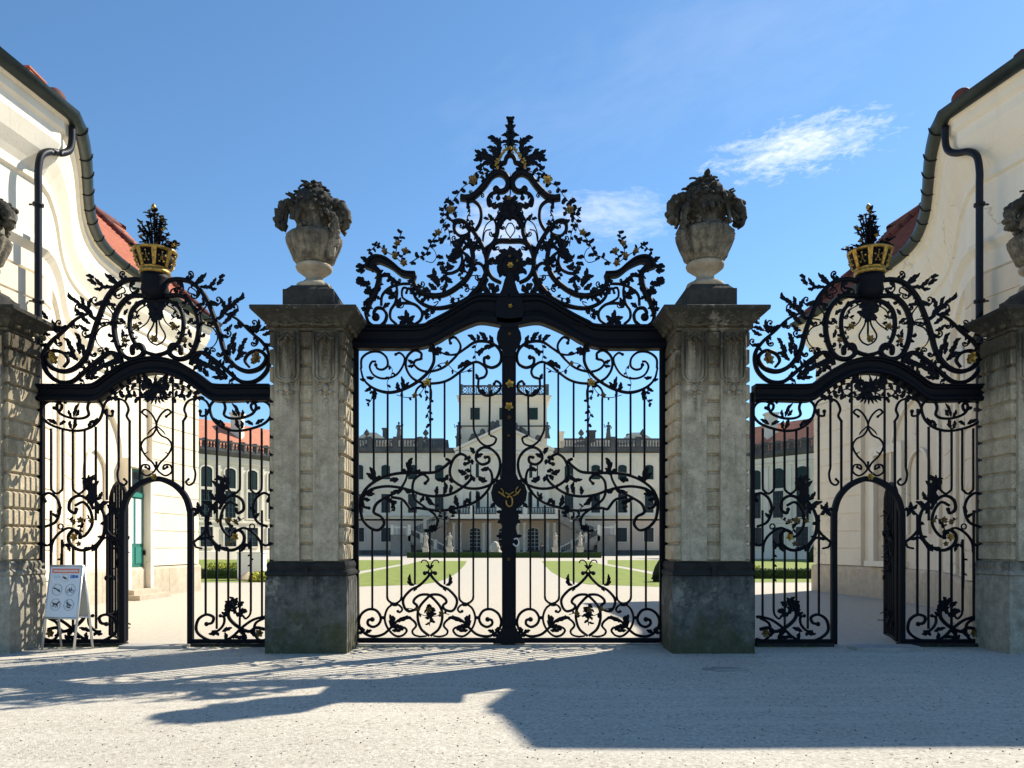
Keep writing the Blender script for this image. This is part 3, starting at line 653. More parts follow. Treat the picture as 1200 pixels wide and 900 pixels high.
# ---------------------------------------------------------------- far curved side wings
def far_wing(s):
    f = (lambda p: (AX+s*p[0], p[1]))
    base = catmull([(27,100),(30.5,94),(34.5,88.5),(38,84),(41,79),(43.5,73),(45,66)], 4)
    P = [f(p) for p in base]; sg = 1 if s < 0 else -1       # left wing: court lies to the right of travel reversed
    sg = -sg
    root = empty('curved_palace_wing', (AX+s*36, 86, 0))
    tag(root, ('far curved palace wing with orange roof seen through the left side gate' if s < 0 else 'far curved palace wing with red roof and tall chimney, seen through the right side gate'), 'building wing', 'curved side wings of the palace')
    H = 12.6
    def sw(prof, name, m): mb = MB(); mb.sweep(P, [(o*sg, z) for o, z in prof]); return mb.build(name, m, root)
    sw([(0,0),(0,H)], 'wall', M['palace'])
    sw([(0,H-1.6),(.1,H-1.5),(.1,H-1.3),(.25,H-1.2)], 'string_course', M['palace_trim'])
    sw([(0,H-.5),(.3,H-.3),(.5,H),(.5,H+.1),(0,H+.12)], 'cornice', M['palace_dark'])
    sw([(0,4.2),(.15,4.25),(.15,4.5),(0,4.55)], 'storey_band', M['palace_trim'])
    sw([(0,0),(.15,0),(.15,.9),(0,.95)], 'plinth', M['palace_trim'])
    sw([(.25,H+.12),(.25,H+.35),(.05,H+.35),(.05,H+.12)], 'balustrade_base', M['palace_dark'])
    sw([(.3,H+1.05),(.3,H+1.25),(0,H+1.25),(0,H+1.05),(.3,H+1.05)], 'balustrade_rail', M['palace_dark'])
    mb = MB(); n = len(P)
    for i in range(n-1):
        a = Vector(P[i]); b = Vector(P[i+1]); L = (b-a).length; k = int(L/.38)
        for j in range(k):
            q = a.lerp(b, (j+.5)/k); mb.frustum((q.x,q.y), .07, .07, H+.35, .13, .13, H+.7); mb.frustum((q.x,q.y), .13, .13, H+.7, .06, .06, H+1.05)
        mb.box(a.x-.25,a.x+.25,a.y-.2,a.y+.2,H+.12,H+1.4)
    mb.build('balusters', M['palace_dark'], root)
    rf = sw([(-.2,H+.3),(-5.0,H+4.4),(-10,H+.3)], 'roof', M['tile_far'])
    mb = MB(); q = f((33.2,93.0)); mb.box(q[0]-.65,q[0]+.65,q[1]+2,q[1]+3.2,H+1,H+5.2); mb.box(q[0]-.8,q[0]+.8,q[1]+1.85,q[1]+3.35,H+5.2,H+5.45); mb.build('chimney', M['palace_trim'], rf)
    acc = 1.2; step = 3.1
    Ls = 0
    for i in range(n-1):
        a = Vector(P[i]); b = Vector(P[i+1]); L = (b-a).length; d = (b-a)/L; nr = Vector((d.y,-d.x))*sg
        while acc <= Ls+L:
            q = a + d*(acc-Ls) + nr*.02; rz = atan2(nr.x, -nr.y)
            put(wU, root, q.x, q.y, 8.2, rz); put(wM, root, q.x, q.y, 4.7, rz); put(wG, root, q.x, q.y, 1.3, rz)
            q2 = a + d*(acc-Ls) + d*1.55 + nr*.06
            mb = MB(); c_, s_ = d*.22, nr*.09
            cc = [q2-c_-s_, q2+c_-s_, q2+c_+s_, q2-c_+s_]
            mb.add([(v.x,v.y,4.55) for v in cc]+[(v.x,v.y,H-1.6) for v in cc],[(0,3,2,1),(4,5,6,7),(0,1,5,4),(1,2,6,5),(2,3,7,6),(3,0,4,7)]); mb.build('pilaster', M['palace_trim'], root)
            acc += step
        Ls += L
far_wing(-1); far_wing(1)

# ---------------------------------------------------------------- roof statues and vases (each one a thing standing on the palace)
def figure_mb(x, y, z, h, lean=0.0, seed=0):
    rnd = random.Random(seed); mb = MB(); k = h/1.8
    mb.squareprof((x,y), .28*k, .22*k, [(.05,z),(.05,z+.1*k),(0,z+.12*k),(0,z+.2*k)])
    prof = [(.24,.2),(.27,.35),(.22,.6),(.2,.85),(.23,1.0),(.17,1.15),(.24,1.38),(.2,1.5),(.07,1.54),(.06,1.6)]
    mb.lathe((x,y,z), [(r*k, zz*k) for r, zz in prof], 10, True, lambda a, zz: 1+.13*sin(5*a+zz*2+seed))
    mb.ball((x+lean*.1,y,z+1.72*k), .125*k, 8, 6, (1,1,1.2))
    s = rnd.choice((-1,1))
    mb.tube([(x+s*.2*k,y,z+1.45*k),(x+s*.42*k,y-.05,z+1.2*k),(x+s*.5*k,y-.1,z+(1.6 if rnd.random()>.4 else .95)*k)], [.07*k,.06*k,.045*k], 6)
    mb.tube([(x-s*.2*k,y,z+1.45*k),(x-s*.33*k,y-.1,z+1.15*k),(x-s*.12*k,y-.22*k,z+1.0*k)], [.07*k,.055*k,.045*k], 6)
    return mb
def vase_mb(x, y, z, h):
    mb = MB(); k = h; mb.squareprof((x,y), .22*k, .22*k, [(0,z),(0,z+.12*k)])
    mb.lathe((x,y,z+.12*k), [(.16*k,0),(.08*k,.08*k),(.1*k,.15*k),(.3*k,.35*k),(.33*k,.5*k),(.2*k,.6*k),(.24*k,.66*k),(.1*k,.76*k),(.06*k,.88*k)], 10); return mb
for i, (px, kind) in enumerate(((467.5,'f'),(537.5,'f'),(641.5,'f'),(713,'f'),(499,'v'),(681,'v'),(753,'v'),(430,'v'))):
    x = PX(px); z = zb+1.801
    lab = {467.5:'dark stone figure on the palace roof balustrade, well left of the tower',537.5:'dark stone figure on the roof balustrade against the left edge of the tower',641.5:'stone figure on the roof balustrade against the right edge of the tower',713:'stone figure on the roof balustrade, well right of the tower',
           499:'stone vase on the palace roof halfway between the left gable and the tower',681:'stone vase on the palace roof balustrade right of the tower',753:'stone vase on the palace roof above the right attic gable',430:'stone vase at the left end of the visible palace roof'}[px]
    o = (figure_mb(x, PD-.1, zb+1.56, 2.6, 0, i) if kind == 'f' else vase_mb(x, PD-.1, zb+1.56, 1.5)).build('roof_statue' if kind == 'f' else 'roof_vase', M['palace_dark'])
    tag(o, lab, 'statue' if kind == 'f' else 'vase', 'stone figures along the palace roof' if kind == 'f' else 'stone vases along the palace roof')

# ---------------------------------------------------------------- garden pieces
HD = 97.0
for s, lab in ((-1,'low clipped hedge crossing the lawn end, left of the middle walk'),(1,'low clipped hedge at the lawn end, right of the middle walk')):
    mb = MB(); a, b = sorted((AX+s*.01, AX+s*12.3)); n = 40
    random.seed(3+s)
    for i in range(n):
        x0 = a+(b-a)*i/n; x1 = a+(b-a)*(i+1)/n; h = .72+random.uniform(-.03,.03); mb.box(x0, x1+.002*(i%2), HD+random.uniform(-.03,.03), HD+1.0, 0, h)
    o = mb.build('hedge', M['hedge']); tag(o, lab, 'hedge', 'clipped garden hedges')
def leafy_block(x0, x1, y0, y1, h, seed):
    rnd = random.Random(seed); mb = MB(); mb.box(x0+.03,x1-.03,y0+.03,y1-.03,0,h-.03)
    A = int(((x1-x0)*h*2+(y1-y0)*h*2+(x1-x0)*(y1-y0))*110)
    for _ in range(min(A, 5000)):
        f_ = rnd.random()
        if f_ < .5: c = Vector((rnd.uniform(x0,x1), y0, rnd.uniform(0,h)))
        elif f_ < .85: c = Vector((rnd.uniform(x0,x1), rnd.uniform(y0,y1), h))
        else: c = Vector((rnd.choice((x0,x1)), rnd.uniform(y0,y1), rnd.uniform(0,h)))
        c += Vector((rnd.gauss(0,.02),rnd.gauss(0,.02),rnd.gauss(0,.02)))
        u = Vector((rnd.gauss(0,1),rnd.gauss(0,1),rnd.gauss(0,1))).normalized(); v = u.cross(Vector((rnd.gauss(0,1),rnd.gauss(0,1),rnd.gauss(0,1)))).normalized()
        r = rnd.uniform(.025,.05); mb.add([c+u*r*1.4,c+v*r*.6,c-u*r,c-v*r*.6],[(0,1,2,3)])
    return mb
for s, lab in ((-1,'dark green box hedge strip seen through the left side gate'),(1,'dark green box hedge strip seen through the right side gate')):
    a, b = sorted((AX+s*10.2, AX+s*15.0)); o = leafy_block(a, b, 36.5, 37.6, .45, 9+s).build('hedge', M['hedge'], None, False); tag(o, lab, 'hedge', 'clipped garden hedges')
def topiary(x, y, h, r, lab, seed):
    rnd = random.Random(seed); mb = MB()
    mb.lathe((x,y,0), [(r*.75,0),(r*.97,h*.12),(r*.93,h*.35),(r*.75,h*.6),(r*.42,h*.85),(.03,h)], 12)
    for _ in range(1800):
        t = rnd.random()**1.3; a = rnd.uniform(0,2*pi); rr = r*(1-.95*t**1.8)*(.98 if t > .1 else .85); c = Vector((x+rr*cos(a), y+rr*sin(a), h*t))+Vector((rnd.gauss(0,.02),rnd.gauss(0,.02),0))
        u = Vector((rnd.gauss(0,1),rnd.gauss(0,1),rnd.gauss(0,1))).normalized(); v = u.cross(Vector((rnd.gauss(0,1),rnd.gauss(0,1),rnd.gauss(0,1)))).normalized(); q = h*.035
        mb.add([c+u*q*1.4,c+v*q*.7,c-u*q,c-v*q*.7],[(0,1,2,3)])
    tag(mb.build('topiary_bush', M['bush'], None, False), lab, 'bush', 'dark clipped topiary cones')
topiary(7.0, 33.6, 1.12, .5, 'dark clipped cone bush on the lawn edge beside the right stone pillar', 1)
topiary(29.4, 72, 1.9, .85, 'dark rounded bush by the wicket frame inside the right side gate', 2)
topiary(mx(7.5), 33.6, 1.12, .5, 'dark clipped cone bush beyond the left stone pillar', 3)
topiary(mx(30.5), 72, 1.7, .7, 'dark bush behind the lawn inside the left side gate', 4)
# flower patches (nobody could count them)
def flowers(x0, x1, y0, y1, n, seed, lab):
    rnd = random.Random(seed); mb = MB()
    for _ in range(n):
        c = Vector((rnd.uniform(x0,x1), rnd.uniform(y0,y1), rnd.uniform(.05,.4))); u = Vector((rnd.gauss(0,1),rnd.gauss(0,1),rnd.gauss(0,1))).normalized(); v = u.orthogonal().normalized(); q = rnd.uniform(.04,.09)
        mb.add([c+u*q,c+v*q,c-u*q,c-v*q],[(0,1,2,3)])
    tag(mb.build('flower_bed', M['flower'], None, False), lab, 'flower bed', None, 'stuff')
flowers(-11.0,-10.1,33.2,35.0,1500,1,'yellow and green flower bed beside the left stone pillar')
flowers(10.2,15.2,45,47,2600,2,'pale flower bed on the lawn behind the right side gate')
flowers(-19.5,-14.2,50,52,2600,3,'pale flower bed on the lawn behind the left side gate')
# white pier and sand heap seen through the left gate
wx0, wy0 = ground(277, 680)[0], ground(277, 680)[1]
wp = MB(); wp.squareprof((wx0+.6, wy0+.35), .58, .3, [(0,0),(0,1.22),(.03,1.24),(.03,1.3)]); tag(wp.build('white_plinth', M['white']), 'plain white boxy plinth beside the left stone pillar, beyond the side gate', 'plinth')
sp = MB(); sp.lathe((wx0+.65, wy0-.35, 0), [(.62,0),(.5,.1),(.3,.24),(.1,.36),(.02,.4)], 16, True, lambda a,z: 1+.12*sin(3*a)+.06*sin(7*a)); tag(sp.build('sand_heap', M['sand']), 'small brown heap of sand in front of the white plinth', 'sand heap')
# garden statues on pedestals before the palace
def garden_statue(px, py, h, lab, seed, wide=1.0):
    x, y = ground(px, 654) ; y = 108; x = (px-VX)*y/F
    root = empty('garden_statue', (x, y, 0)); tag(root, lab, 'statue', 'white statues before the palace stairs')
    mb = MB(); mb.squareprof((x,y), .42, .42, [(.15,0),(.15,.2),(0,.28),(0,1.1),(.12,1.2),(.12,1.3)]); mb.build('pedestal', M['statue'], root)
    figure_mb(x, y, 1.3, h, 0, seed).build('figure', M['statue'], root)
garden_statue(499, 640, 2.0, 'white statue on a pedestal at the foot of the left stairs, outer one', 21)
garden_statue(527, 640, 2.0, 'white statue on a pedestal by the left arcade columns, inner one', 22)
garden_statue(651, 640, 2.0, 'white statue on a pedestal by the right arcade columns, inner one', 23)
garden_statue(680, 640, 2.1, 'white statue on a pedestal at the foot of the right stairs, outer one', 24)
fx = (580-VX)*100/F
fo = empty('fountain_sculpture', (fx, 100, 0)); tag(fo, 'pale clustered fountain sculpture on the middle walk before the palace', 'fountain')
mb = MB(); mb.lathe((fx,100,0), [(1.6,0),(1.7,.3),(1.5,.35),(1.4,.2)], 20); mb.build('basin', M['statue'], fo)
mb = MB(); random.seed(8)
for k in range(26):
    a = random.uniform(0,2*pi); z = random.uniform(.3,1.9); r = .8*(1-z/2.4); mb.ball((fx+r*cos(a),100+r*sin(a),z), random.uniform(.2,.36), 7, 5, (1,1,1.3))
mb.ball((fx,100,1.2), .6, 8, 6, (1,1,1.6)); mb.build('figure_group', M['statue'], fo)
# a visitor far down the middle walk
def person(x, y, lab):
    V_ = [(0,.93),(0,1.15),(0,1.42),(0,1.52),(0,1.66),(-.1,.88),(-.11,.48),(-.12,.06),(-.12,.03),(.1,.88),(.12,.48),(.15,.07),(.15,.03),(-.19,1.42),(-.25,1.14),(-.22,.9),(.19,1.42),(.26,1.14),(.18,.95)]
    D_ = {8:-.14,12:-.14,15:-.08,18:-.16,10:-.06}
    Ed = [(0,1),(1,2),(2,3),(3,4),(0,5),(5,6),(6,7),(7,8),(0,9),(9,10),(10,11),(11,12),(2,13),(13,14),(14,15),(2,16),(16,17),(17,18)]
    Rr = [.14,.13,.15,.06,.105,.09,.065,.045,.045,.09,.065,.045,.045,.06,.045,.035,.06,.045,.035]
    me = bpy.data.meshes.new('person'); me.from_pydata([(a, D_.get(i,0), z) for i,(a,z) in enumerate(V_)], Ed, []); o = bpy.data.objects.new('person', me); COL.objects.link(o)
    sk = o.modifiers.new('skin','SKIN'); o.modifiers.new('sub','SUBSURF').levels = 1
    for i, v in enumerate(me.skin_vertices[0].data): v.radius = (Rr[i], Rr[i]); v.use_root = (i == 0)
    me.materials.append(M['cloth']); o.location = (x, y, 0); tag(o, lab, 'person')
    dg = bpy.context.evaluated_depsgraph_get(); ev = o.evaluated_get(dg); m2 = bpy.data.meshes.new_from_object(ev); o.modifiers.clear(); o.data = m2
    m2.materials.clear(); m2.materials.append(M['cloth']); m2.materials.append(M['skin'])
    for p_ in m2.polygons:
        p_.use_smooth = True
        if p_.center.z > 1.52: p_.material_index = 1
    h = MB(); h.ball((x, y+.02, 1.74), .115, 8, 6, (1,1,1)); h.build('hair', M['bush'], o)
person((635-VX)*92/F, 92, 'person in dark clothes walking before the palace arcade, right of the gate post')
# ---------------------------------------------------------------- stone pillars
def lump(mb, c, r, sq=(1,1,1), seed=0):
    n, m_ = 9, 6; rnd = random.Random(seed); ph = rnd.uniform(0,6); b = len(mb.v); vs = []; fs = []
    for j in range(m_+1):
        th = pi*j/m_
        for k in range(n):
            a = 2*pi*k/n; q = r*(1+.22*sin(3*a+ph)*sin(th)+.15*sin(2*th+5*a+ph))
            vs.append((c[0]+q*sq[0]*sin(th)*cos(a), c[1]+q*sq[1]*sin(th)*sin(a), c[2]+q*sq[2]*cos(th)))
    for j in range(m_):
        for k in range(n): fs.append((j*n+k, j*n+(k+1)%n, (j+1)*n+(k+1)%n, (j+1)*n+k))
    mb.add(vs, fs, True)
def petal3(mb, p, d, L, wd, th, curl, seed=0):      # thick carved leaf in space: from p along d, curling by curl about a side axis
    d = Vector(d).normalized(); side = d.cross(Vector((0,0,1)));
    if side.length < .05: side = Vector((1,0,0))
    side.normalize(); n = 7; pts = []; q = Vector(p); cur = d.copy(); rr = []
    for i in range(n+1):
        pts.append(q.copy()); t = i/n; rr.append(wd*(sin(pi*min(1,(t*.85+.12)))**.8)+.004)
        cur = (Matrix.Rotation(curl/n, 3, side) @ cur).normalized(); q = q + cur*(L/n)
    vs = []; fs = []
    for i in range(n+1):
        a = pts[max(0,i-1)]; b = pts[min(n,i+1)]; t = (b-a).normalized(); nn = side.cross(t).normalized()
        vs += [pts[i]-side*rr[i], pts[i]+nn*th, pts[i]+side*rr[i], pts[i]-nn*th*.6]
    for i in range(n):
        for k in range(4): fs.append((i*4+k, i*4+(k+1)%4, i*4+4+(k+1)%4, i*4+4+k))
    fs += [(3,2,1,0), tuple(n*4+k for k in range(4))]
    mb.add(vs, fs, True)
def pillar(cx, cy, hx, hy, label, seed, pale=False):
    root = empty('stone_pillar', (cx, cy, 0)); tag(root, label, 'gate pillar', 'tall stone gate pillars')
    rnd = random.Random(seed)
    mb = MB(); mb.squareprof((cx,cy), hx, hy, [(.05,-.02),(.055,.5),(.05,1.08),(.03,1.14)]); mb.build('plinth', M['plinth_pale' if pale else 'plinth'], root)
    mb = MB(); mb.squareprof((cx,cy), hx, hy, [(.03,1.142),(.055,1.16),(.055,1.2),(.02,1.24),(.035,1.29),(.035,1.31),(.01,1.36)]); mb.box(cx-.03,cx+.03,cy-hy-.075,cy-hy,1.145,1.27); mb.build('plinth_moulding', M['plinth_pale' if pale else 'base_dark'], root)
    mb = MB(); z = 1.362; mb.box(cx-hx+.045, cx+hx-.045, cy-hy+.045, cy+hy-.045, 1.3, 4.82)
    while z < 4.78:
        h = min(.262, 4.8-z); e = rnd.uniform(-.004,.004); b = .016
        if h > .08: mb.squareprof((cx,cy), hx-.03, hy-.03, [(e-.004,z+.010),(b+e+.008,z+.030),(b+e+.008,z+h-.030),(e-.004,z+h-.012)])
        z += .265
    mb.build('rusticated_shaft', M['shaft'], root)
    # two flat pilaster panels on the street face, with carved drops below the capital
    for s in (-1, 1):
        xa, xb = sorted((cx+s*.095, cx+s*(hx-.075))); xm = (xa+xb)/2; yf = cy-hy-.01
        mb = MB(); n = 24
        mb.box(xa+.006, xb-.006, yf-.038, yf+.03, 1.37, 4.79); pn = mb.build('pilaster_panel', M['shaft_panel'], root)
        r = MB(); w_ = (xb-xa)/2
        for q in (.9, .62):      # U-shaped relief frame hanging from the capital
            pts = [(xm-w_*q,yf-.044,4.76),(xm-w_*q,yf-.044,4.15)]+[(xm-w_*q*cos(pi*k/8),yf-.044,4.12-.11*q*sin(pi*k/8)) for k in range(1,8)]+[(xm+w_*q,yf-.044,4.15),(xm+w_*q,yf-.044,4.76)]
            r.tube(pts, .021, 5)
        for k in range(7): r.ball((xm, yf-.044, 4.60-k*.062), .024-.001*k, 7, 5, (1,.7,1.1))
        for k in range(5): a = -pi/2+pi*k/4; petal3(r, (xm,yf-.04,4.74), (sin(a)*.7,-.25,-1), .17, .028, .02, .5)
        r.build('hanging_relief', M['shaft_panel'], pn)
        r = MB()
        for sx in (-1,1): r.tube([(xm,yf-.044,4.02),(xm+sx*.06,yf-.050,4.045),(xm+sx*.11,yf-.050,4.02),(xm+sx*.10,yf-.050,3.985),(xm+sx*.07,yf-.050,3.99)], .016, 5)
        lump(r, (xm,yf-.044,3.93), .055, (1,.5,1.1), seed)
        for sx in (-1,1):
            lump(r, (xm+sx*.07,yf-.044,3.87), .035, (1.3,.5,.8), seed+1); r.tube([(xm+sx*.03,yf-.044,3.83),(xm+sx*.12,yf-.050,3.85),(xm+sx*.14,yf-.050,3.88)], .010, 5)
        for k in range(3): lump(r, (xm+rnd.uniform(-.02,.02),yf-.044,3.80-k*.055), .03-.006*k, (1,.5,1), seed+k)
        r.build('mask_ornament', M['shaft_panel'], pn)
    mb = MB(); mb.squareprof((cx,cy-.10), hx-.02, hy-.10, [(-.01,4.79),(.015,4.80),(.02,4.83),(.0,4.845),(.03,4.87),(.10,4.93),(.12,4.94),(.12,4.955),(.20,5.02),(.235,5.045),(.24,5.05),(.245,5.10),(.23,5.11)])
    cap = mb.build('capital', M['cap'], root)
    mb = MB()
    for s in (-1,1):
        for k in range(3):
            x = cx+s*(.12+.17*k); lump(mb, (x,cy-hy-.05,4.885), .055, (1.15,.8,.85), seed+k)
        for k in range(4): y = cy-hy+.12+.22*k; lump(mb, (cx+s*(hx+.05),y,4.885), .05, (.8,1.15,.85), k)
    mb.tube([(cx-.5,cy-hy-.06,4.9),(cx-.3,cy-hy-.075,4.85),(cx,cy-hy-.09,4.88),(cx+.3,cy-hy-.075,4.85),(cx+.5,cy-hy-.06,4.9)], .02, 6); mb.build('capital_carving', M['shaft'], cap)
    return root
def urn(cx, cy, z0, label, seed, k=1.0, tilt=0):
    root = empty('stone_urn', (cx, cy, z0)); tag(root, label, 'urn', 'carved stone urns on the pillars')
    rnd = random.Random(seed)
    Z = lambda h: z0+h*k
    mb = MB(); mb.squareprof((cx,cy), .38, .38, [(0,z0),(0,Z(.33)),(-.03,Z(.335)),(-.09,Z(.40)),(-.10,Z(.42))]); mb.build('urn_block', M['urn_dark'], root)
    mb = MB(); mb.lathe((cx,cy,0), [(.27*k,Z(.422)),(.285*k,Z(.46)),(.27*k,Z(.50)),(.19*k,Z(.54)),(.13*k,Z(.59)),(.135*k,Z(.64)),(.22*k,Z(.70)),(.27*k,Z(.74)),(.285*k,Z(.78)),(.27*k,Z(.81)),(.24*k,Z(.82))], 32); mb.build('foot', M['urn_pale'], root)
    fl = lambda a, z: 1+(.13*abs(sin(9*a))-.05 if Z(.86) < z < Z(1.27) else (.07*sin(4*a+seed)+.03*sin(9*a) if z > Z(1.38) else 0))
    mb = MB(); mb.lathe((cx,cy,0), [(.22*k,Z(.815)),(.27*k,Z(.85)),(.30*k,Z(.89)),(.325*k,Z(.97)),(.365*k,Z(1.06)),(.40*k,Z(1.16)),(.41*k,Z(1.24)),(.395*k,Z(1.28)),(.32*k,Z(1.31)),(.28*k,Z(1.36)),(.255*k,Z(1.44)),(.28*k,Z(1.52)),(.34*k,Z(1.60)),(.38*k,Z(1.66)),(.34*k,Z(1.71)),(.1,Z(1.75))], 90, True, fl)
    body = mb.build('bowl', M['urn'], root)
    mb = MB()      # festoons and small carved flowers hung round the shoulder
    for q in range(70):
        a = rnd.uniform(0,2*pi); zz = Z(1.36+.06*sin(3*a+seed)+rnd.gauss(0,.035)); lump(mb, (cx+.31*k*cos(a),cy+.31*k*sin(a),zz-.05), rnd.uniform(.022,.045)*k, (1,1,1), q)
    for q in range(26):
        a = rnd.uniform(0,2*pi); petal3(mb, (cx+.27*k*cos(a),cy+.27*k*sin(a),Z(1.72)), (cos(a)*.55,sin(a)*.55,-.8), rnd.uniform(.2,.42)*k, rnd.uniform(.03,.06)*k, .035, rnd.uniform(-.7,.2))
    sd = 1 if seed % 2 else -1
    for q in range(26): t = q/26; lump(mb, (cx+sd*(.30+.12*sin(3*t))*k+rnd.gauss(0,.015),cy-(.24+.1*sin(3*t))*k,Z(1.62-.75*t)), rnd.uniform(.028,.05)*k, (1,1,1), q)
    mb.build('festoon', M['urn'], body)
    for s in (-1,1):      # drooping scroll handles
        t = tilt*s
        p = [(cx+s*.10*k,cy-.04,Z(1.74)),(cx+s*.27*k,cy-.06,Z(1.76+t*.3)),(cx+s*.39*k,cy-.07,Z(1.72+t*.5)),(cx+s*.48*k,cy-.08,Z(1.66+t)),(cx+s*.53*k,cy-.08,Z(1.54+t)),(cx+s*.51*k,cy-.08,Z(1.43+t)),(cx+s*.46*k,cy-.08,Z(1.41+t)),(cx+s*.44*k,cy-.08,Z(1.46+t))]
        mb = MB(); cp = catmull(p, 4); n_ = len(cp)
        mb.tube([(x+.012*sin(i*2.1),y,z+.012*cos(i*1.7)) for i,(x,y,z) in enumerate(cp)], [(.115-.05*abs(i/n_-.15)+.018*sin(i*1.9))*k*.8 for i in range(n_)], 9, True, 1.5)
        lump(mb, (cx+s*.49*k,cy-.06,Z(1.47+t)), .075*k, (1,1.2,1.15), seed); lump(mb, (cx+s*.54*k,cy-.05,Z(1.64+t)), .035*k, (1.1,1,1), seed+2)
        for q in range(16): u = rnd.random(); lump(mb, (cx+s*(.12+.42*u)*k, cy-.12*rnd.random(), Z(1.80-.12*u+.06*rnd.random())), rnd.uniform(.03,.06)*k, (1.3,1,.9), q+seed)
        for q in range(8): petal3(mb, (cx+s*rnd.uniform(.18,.46)*k,cy-.1,Z(1.70)), (s*rnd.uniform(.1,.6),-.35,-.9), rnd.uniform(.12,.28)*k, .035*k, .02, -.5)
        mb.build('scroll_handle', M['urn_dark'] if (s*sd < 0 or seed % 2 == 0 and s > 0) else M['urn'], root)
    mb = MB()
    mb.lathe((cx,cy,0), [(.33*k,Z(1.64)),(.36*k,Z(1.74)),(.30*k,Z(1.86)),(.20*k,Z(1.96)),(.1*k,Z(2.04)),(.02,Z(2.08))], 18, True, lambda a, z: 1+.16*sin(5*a+z*9)+.08*sin(9*a-z*17))
    for q in range(170):
        a = rnd.uniform(0,2*pi); t = rnd.random(); r = .37*k*(1-.85*t**1.2); c = (cx+r*cos(a)+.02*rnd.gauss(0,1), cy+r*sin(a), Z(1.66+.42*t))
        if q % 2: petal3(mb, c, (cos(a)*rnd.uniform(.3,1.0),sin(a)*.8,rnd.uniform(-.2,1.3)), rnd.uniform(.09,.17)*k, rnd.uniform(.03,.055)*k, .02, rnd.uniform(-2.2,-.8))
        else: lump(mb, c, rnd.uniform(.03,.065)*k, (1,1,.85), q)
    for q in range(4): a = rnd.uniform(-1,1); petal3(mb, (cx+.05*a,cy,Z(2.02)), (a*.3,0,1), .11*k, .04*k, .02, -.3)
    mb.build('carved_foliage', M['urn_dark'], root)
    return root
PCX, PCY, PHX, PHY = -2.925, 11.87, .555, .45
pillar(PCX, PCY, PHX, PHY, 'weathered stone gate pillar left of the main gate, mossy at its foot', 1)
pillar(mx(PCX), PCY, PHX, PHY, 'weathered stone gate pillar right of the main gate, in the building shadow', 2)
pillar(-7.90, 11.80, .555, .40, 'sunlit outermost left gate pillar with gate shadows across its side', 3, True)
pillar(mx(-7.90), 11.80, .555, .40, 'outermost right gate pillar at the edge of the picture', 4, True)
urn(PCX, PCY, 5.111, 'stone urn on the left main pillar, drooping scrolls and dark carved leaves', 1, .985)
urn(mx(PCX), PCY, 5.111, 'stone urn on the right main pillar, taller and leaning, below the cloud', 2, 1.03, -.03)
urn(-8.08, 11.85, 5.111, 'stone urn on the outermost left pillar, cut by the left picture edge', 5, .98)
urn(mx(-8.08), 11.85, 5.111, 'stone urn on the outermost right pillar, cut by the right picture edge', 6, .98)

# ---------------------------------------------------------------- wrought iron: curves set out in the plane of the gate
GY = 12.2; GK = GY/F
def G3(p, y=0.0): return ((p[0]-VX)*GK, GY+y, EYE+(HY-p[1])*GK)
def T(ox, oy, s, pts): return [(ox+x/s, oy+y/s) for x, y in pts]
ident = lambda p: p
def mirror(a): return lambda p: (2*a-p[0], p[1])
def stroke(mb, pts, r=1.5, r0=None, r1=None, ball=0, ball0=0, tf=ident, y=0, n=7, depth=1.0, sides=6):
    c = catmull(pts, n); m_ = len(c)
    rr = [(r0+(r-r0)*min(1,i/(m_*.35)) if r0 is not None else r) if i < m_/2 else (r1+(r-r1)*min(1,(m_-1-i)/(m_*.35)) if r1 is not None else r) for i in range(m_)]
    mb.tube([G3(tf(p), y) for p in c], [q*GK for q in rr], sides, True, depth)
    if ball: mb.ball(G3(tf(c[-1]), y), ball*GK, 8, 6)
    if ball0: mb.ball(G3(tf(c[0]), y), ball0*GK, 8, 6)
LEAFK = (1.12, 1.3)
def leaf(mb, x, y, ang, L, W, curl=60, lobes=3, tf=ident, yo=0.0, out=0.0, LS=None):
    # an acanthus leaf: spine turning by curl degrees, lobed edges, raised mid rib
    LS = LS or LEAFK; L = L*LS[0]; W = W*LS[1]
    N = lobes*4+3; a = radians(ang); px, py = x-cos(a)*L*.06, y+sin(a)*L*.06; sp = []
    for i in range(N+1):
        t = i/N; sp.append((px, py, a)); a += radians(curl)/N*(.4+1.2*t); px += cos(a)*L/N; py -= sin(a)*L/N
    vs = []; fs = []
    for i, (sx, sy, sa) in enumerate(sp):
        t = i/N; env = (sin(pi*min(1, t*.93+.07))**.75)*W
        u = (t*lobes) % 1.0; lob = (.52+.48*u**.8) if t < .93 else .5
        wl = env*lob; wr = env*(.52+.48*(((t*lobes+.45) % 1.0)**.8))
        if i == N: wl = wr = .15
        nx_, ny_ = -sin(sa), -cos(sa); fx_, fy_ = cos(sa), -sin(sa); adv = W*.35*u
        yy_ = yo - out*t*t
        l = G3(tf((sx+nx_*wl+fx_*adv, sy+ny_*wl+fy_*adv)), yy_-.004); r = G3(tf((sx-nx_*wr, sy-ny_*wr)), yy_-.004)
        c = G3(tf((sx,sy)), yy_-.022*max(.2,1-t)); b = G3(tf((sx,sy)), yy_+.010)
        vs += [l, c, r, b]
    for i in range(N):
        for k in range(4): fs.append((i*4+k, i*4+(k+1)%4, i*4+4+(k+1)%4, i*4+4+k))
    fs += [(3,2,1,0), tuple(N*4+k for k in range(4))]
    mb.add(vs, fs, False)
def spray(mb, x, y, ang, L, n=4, spread=80, W=None, tf=ident, curl=55, lobes=3, out=.03):
    for i in range(n):
        t = (i/(n-1)*2-1) if n > 1 else 0
        leaf(mb, x, y, ang+t*spread/2, L*(1-.3*abs(t)), W or L*.17, curl*t+ (12 if n == 1 else 0), lobes, tf, 0, out)
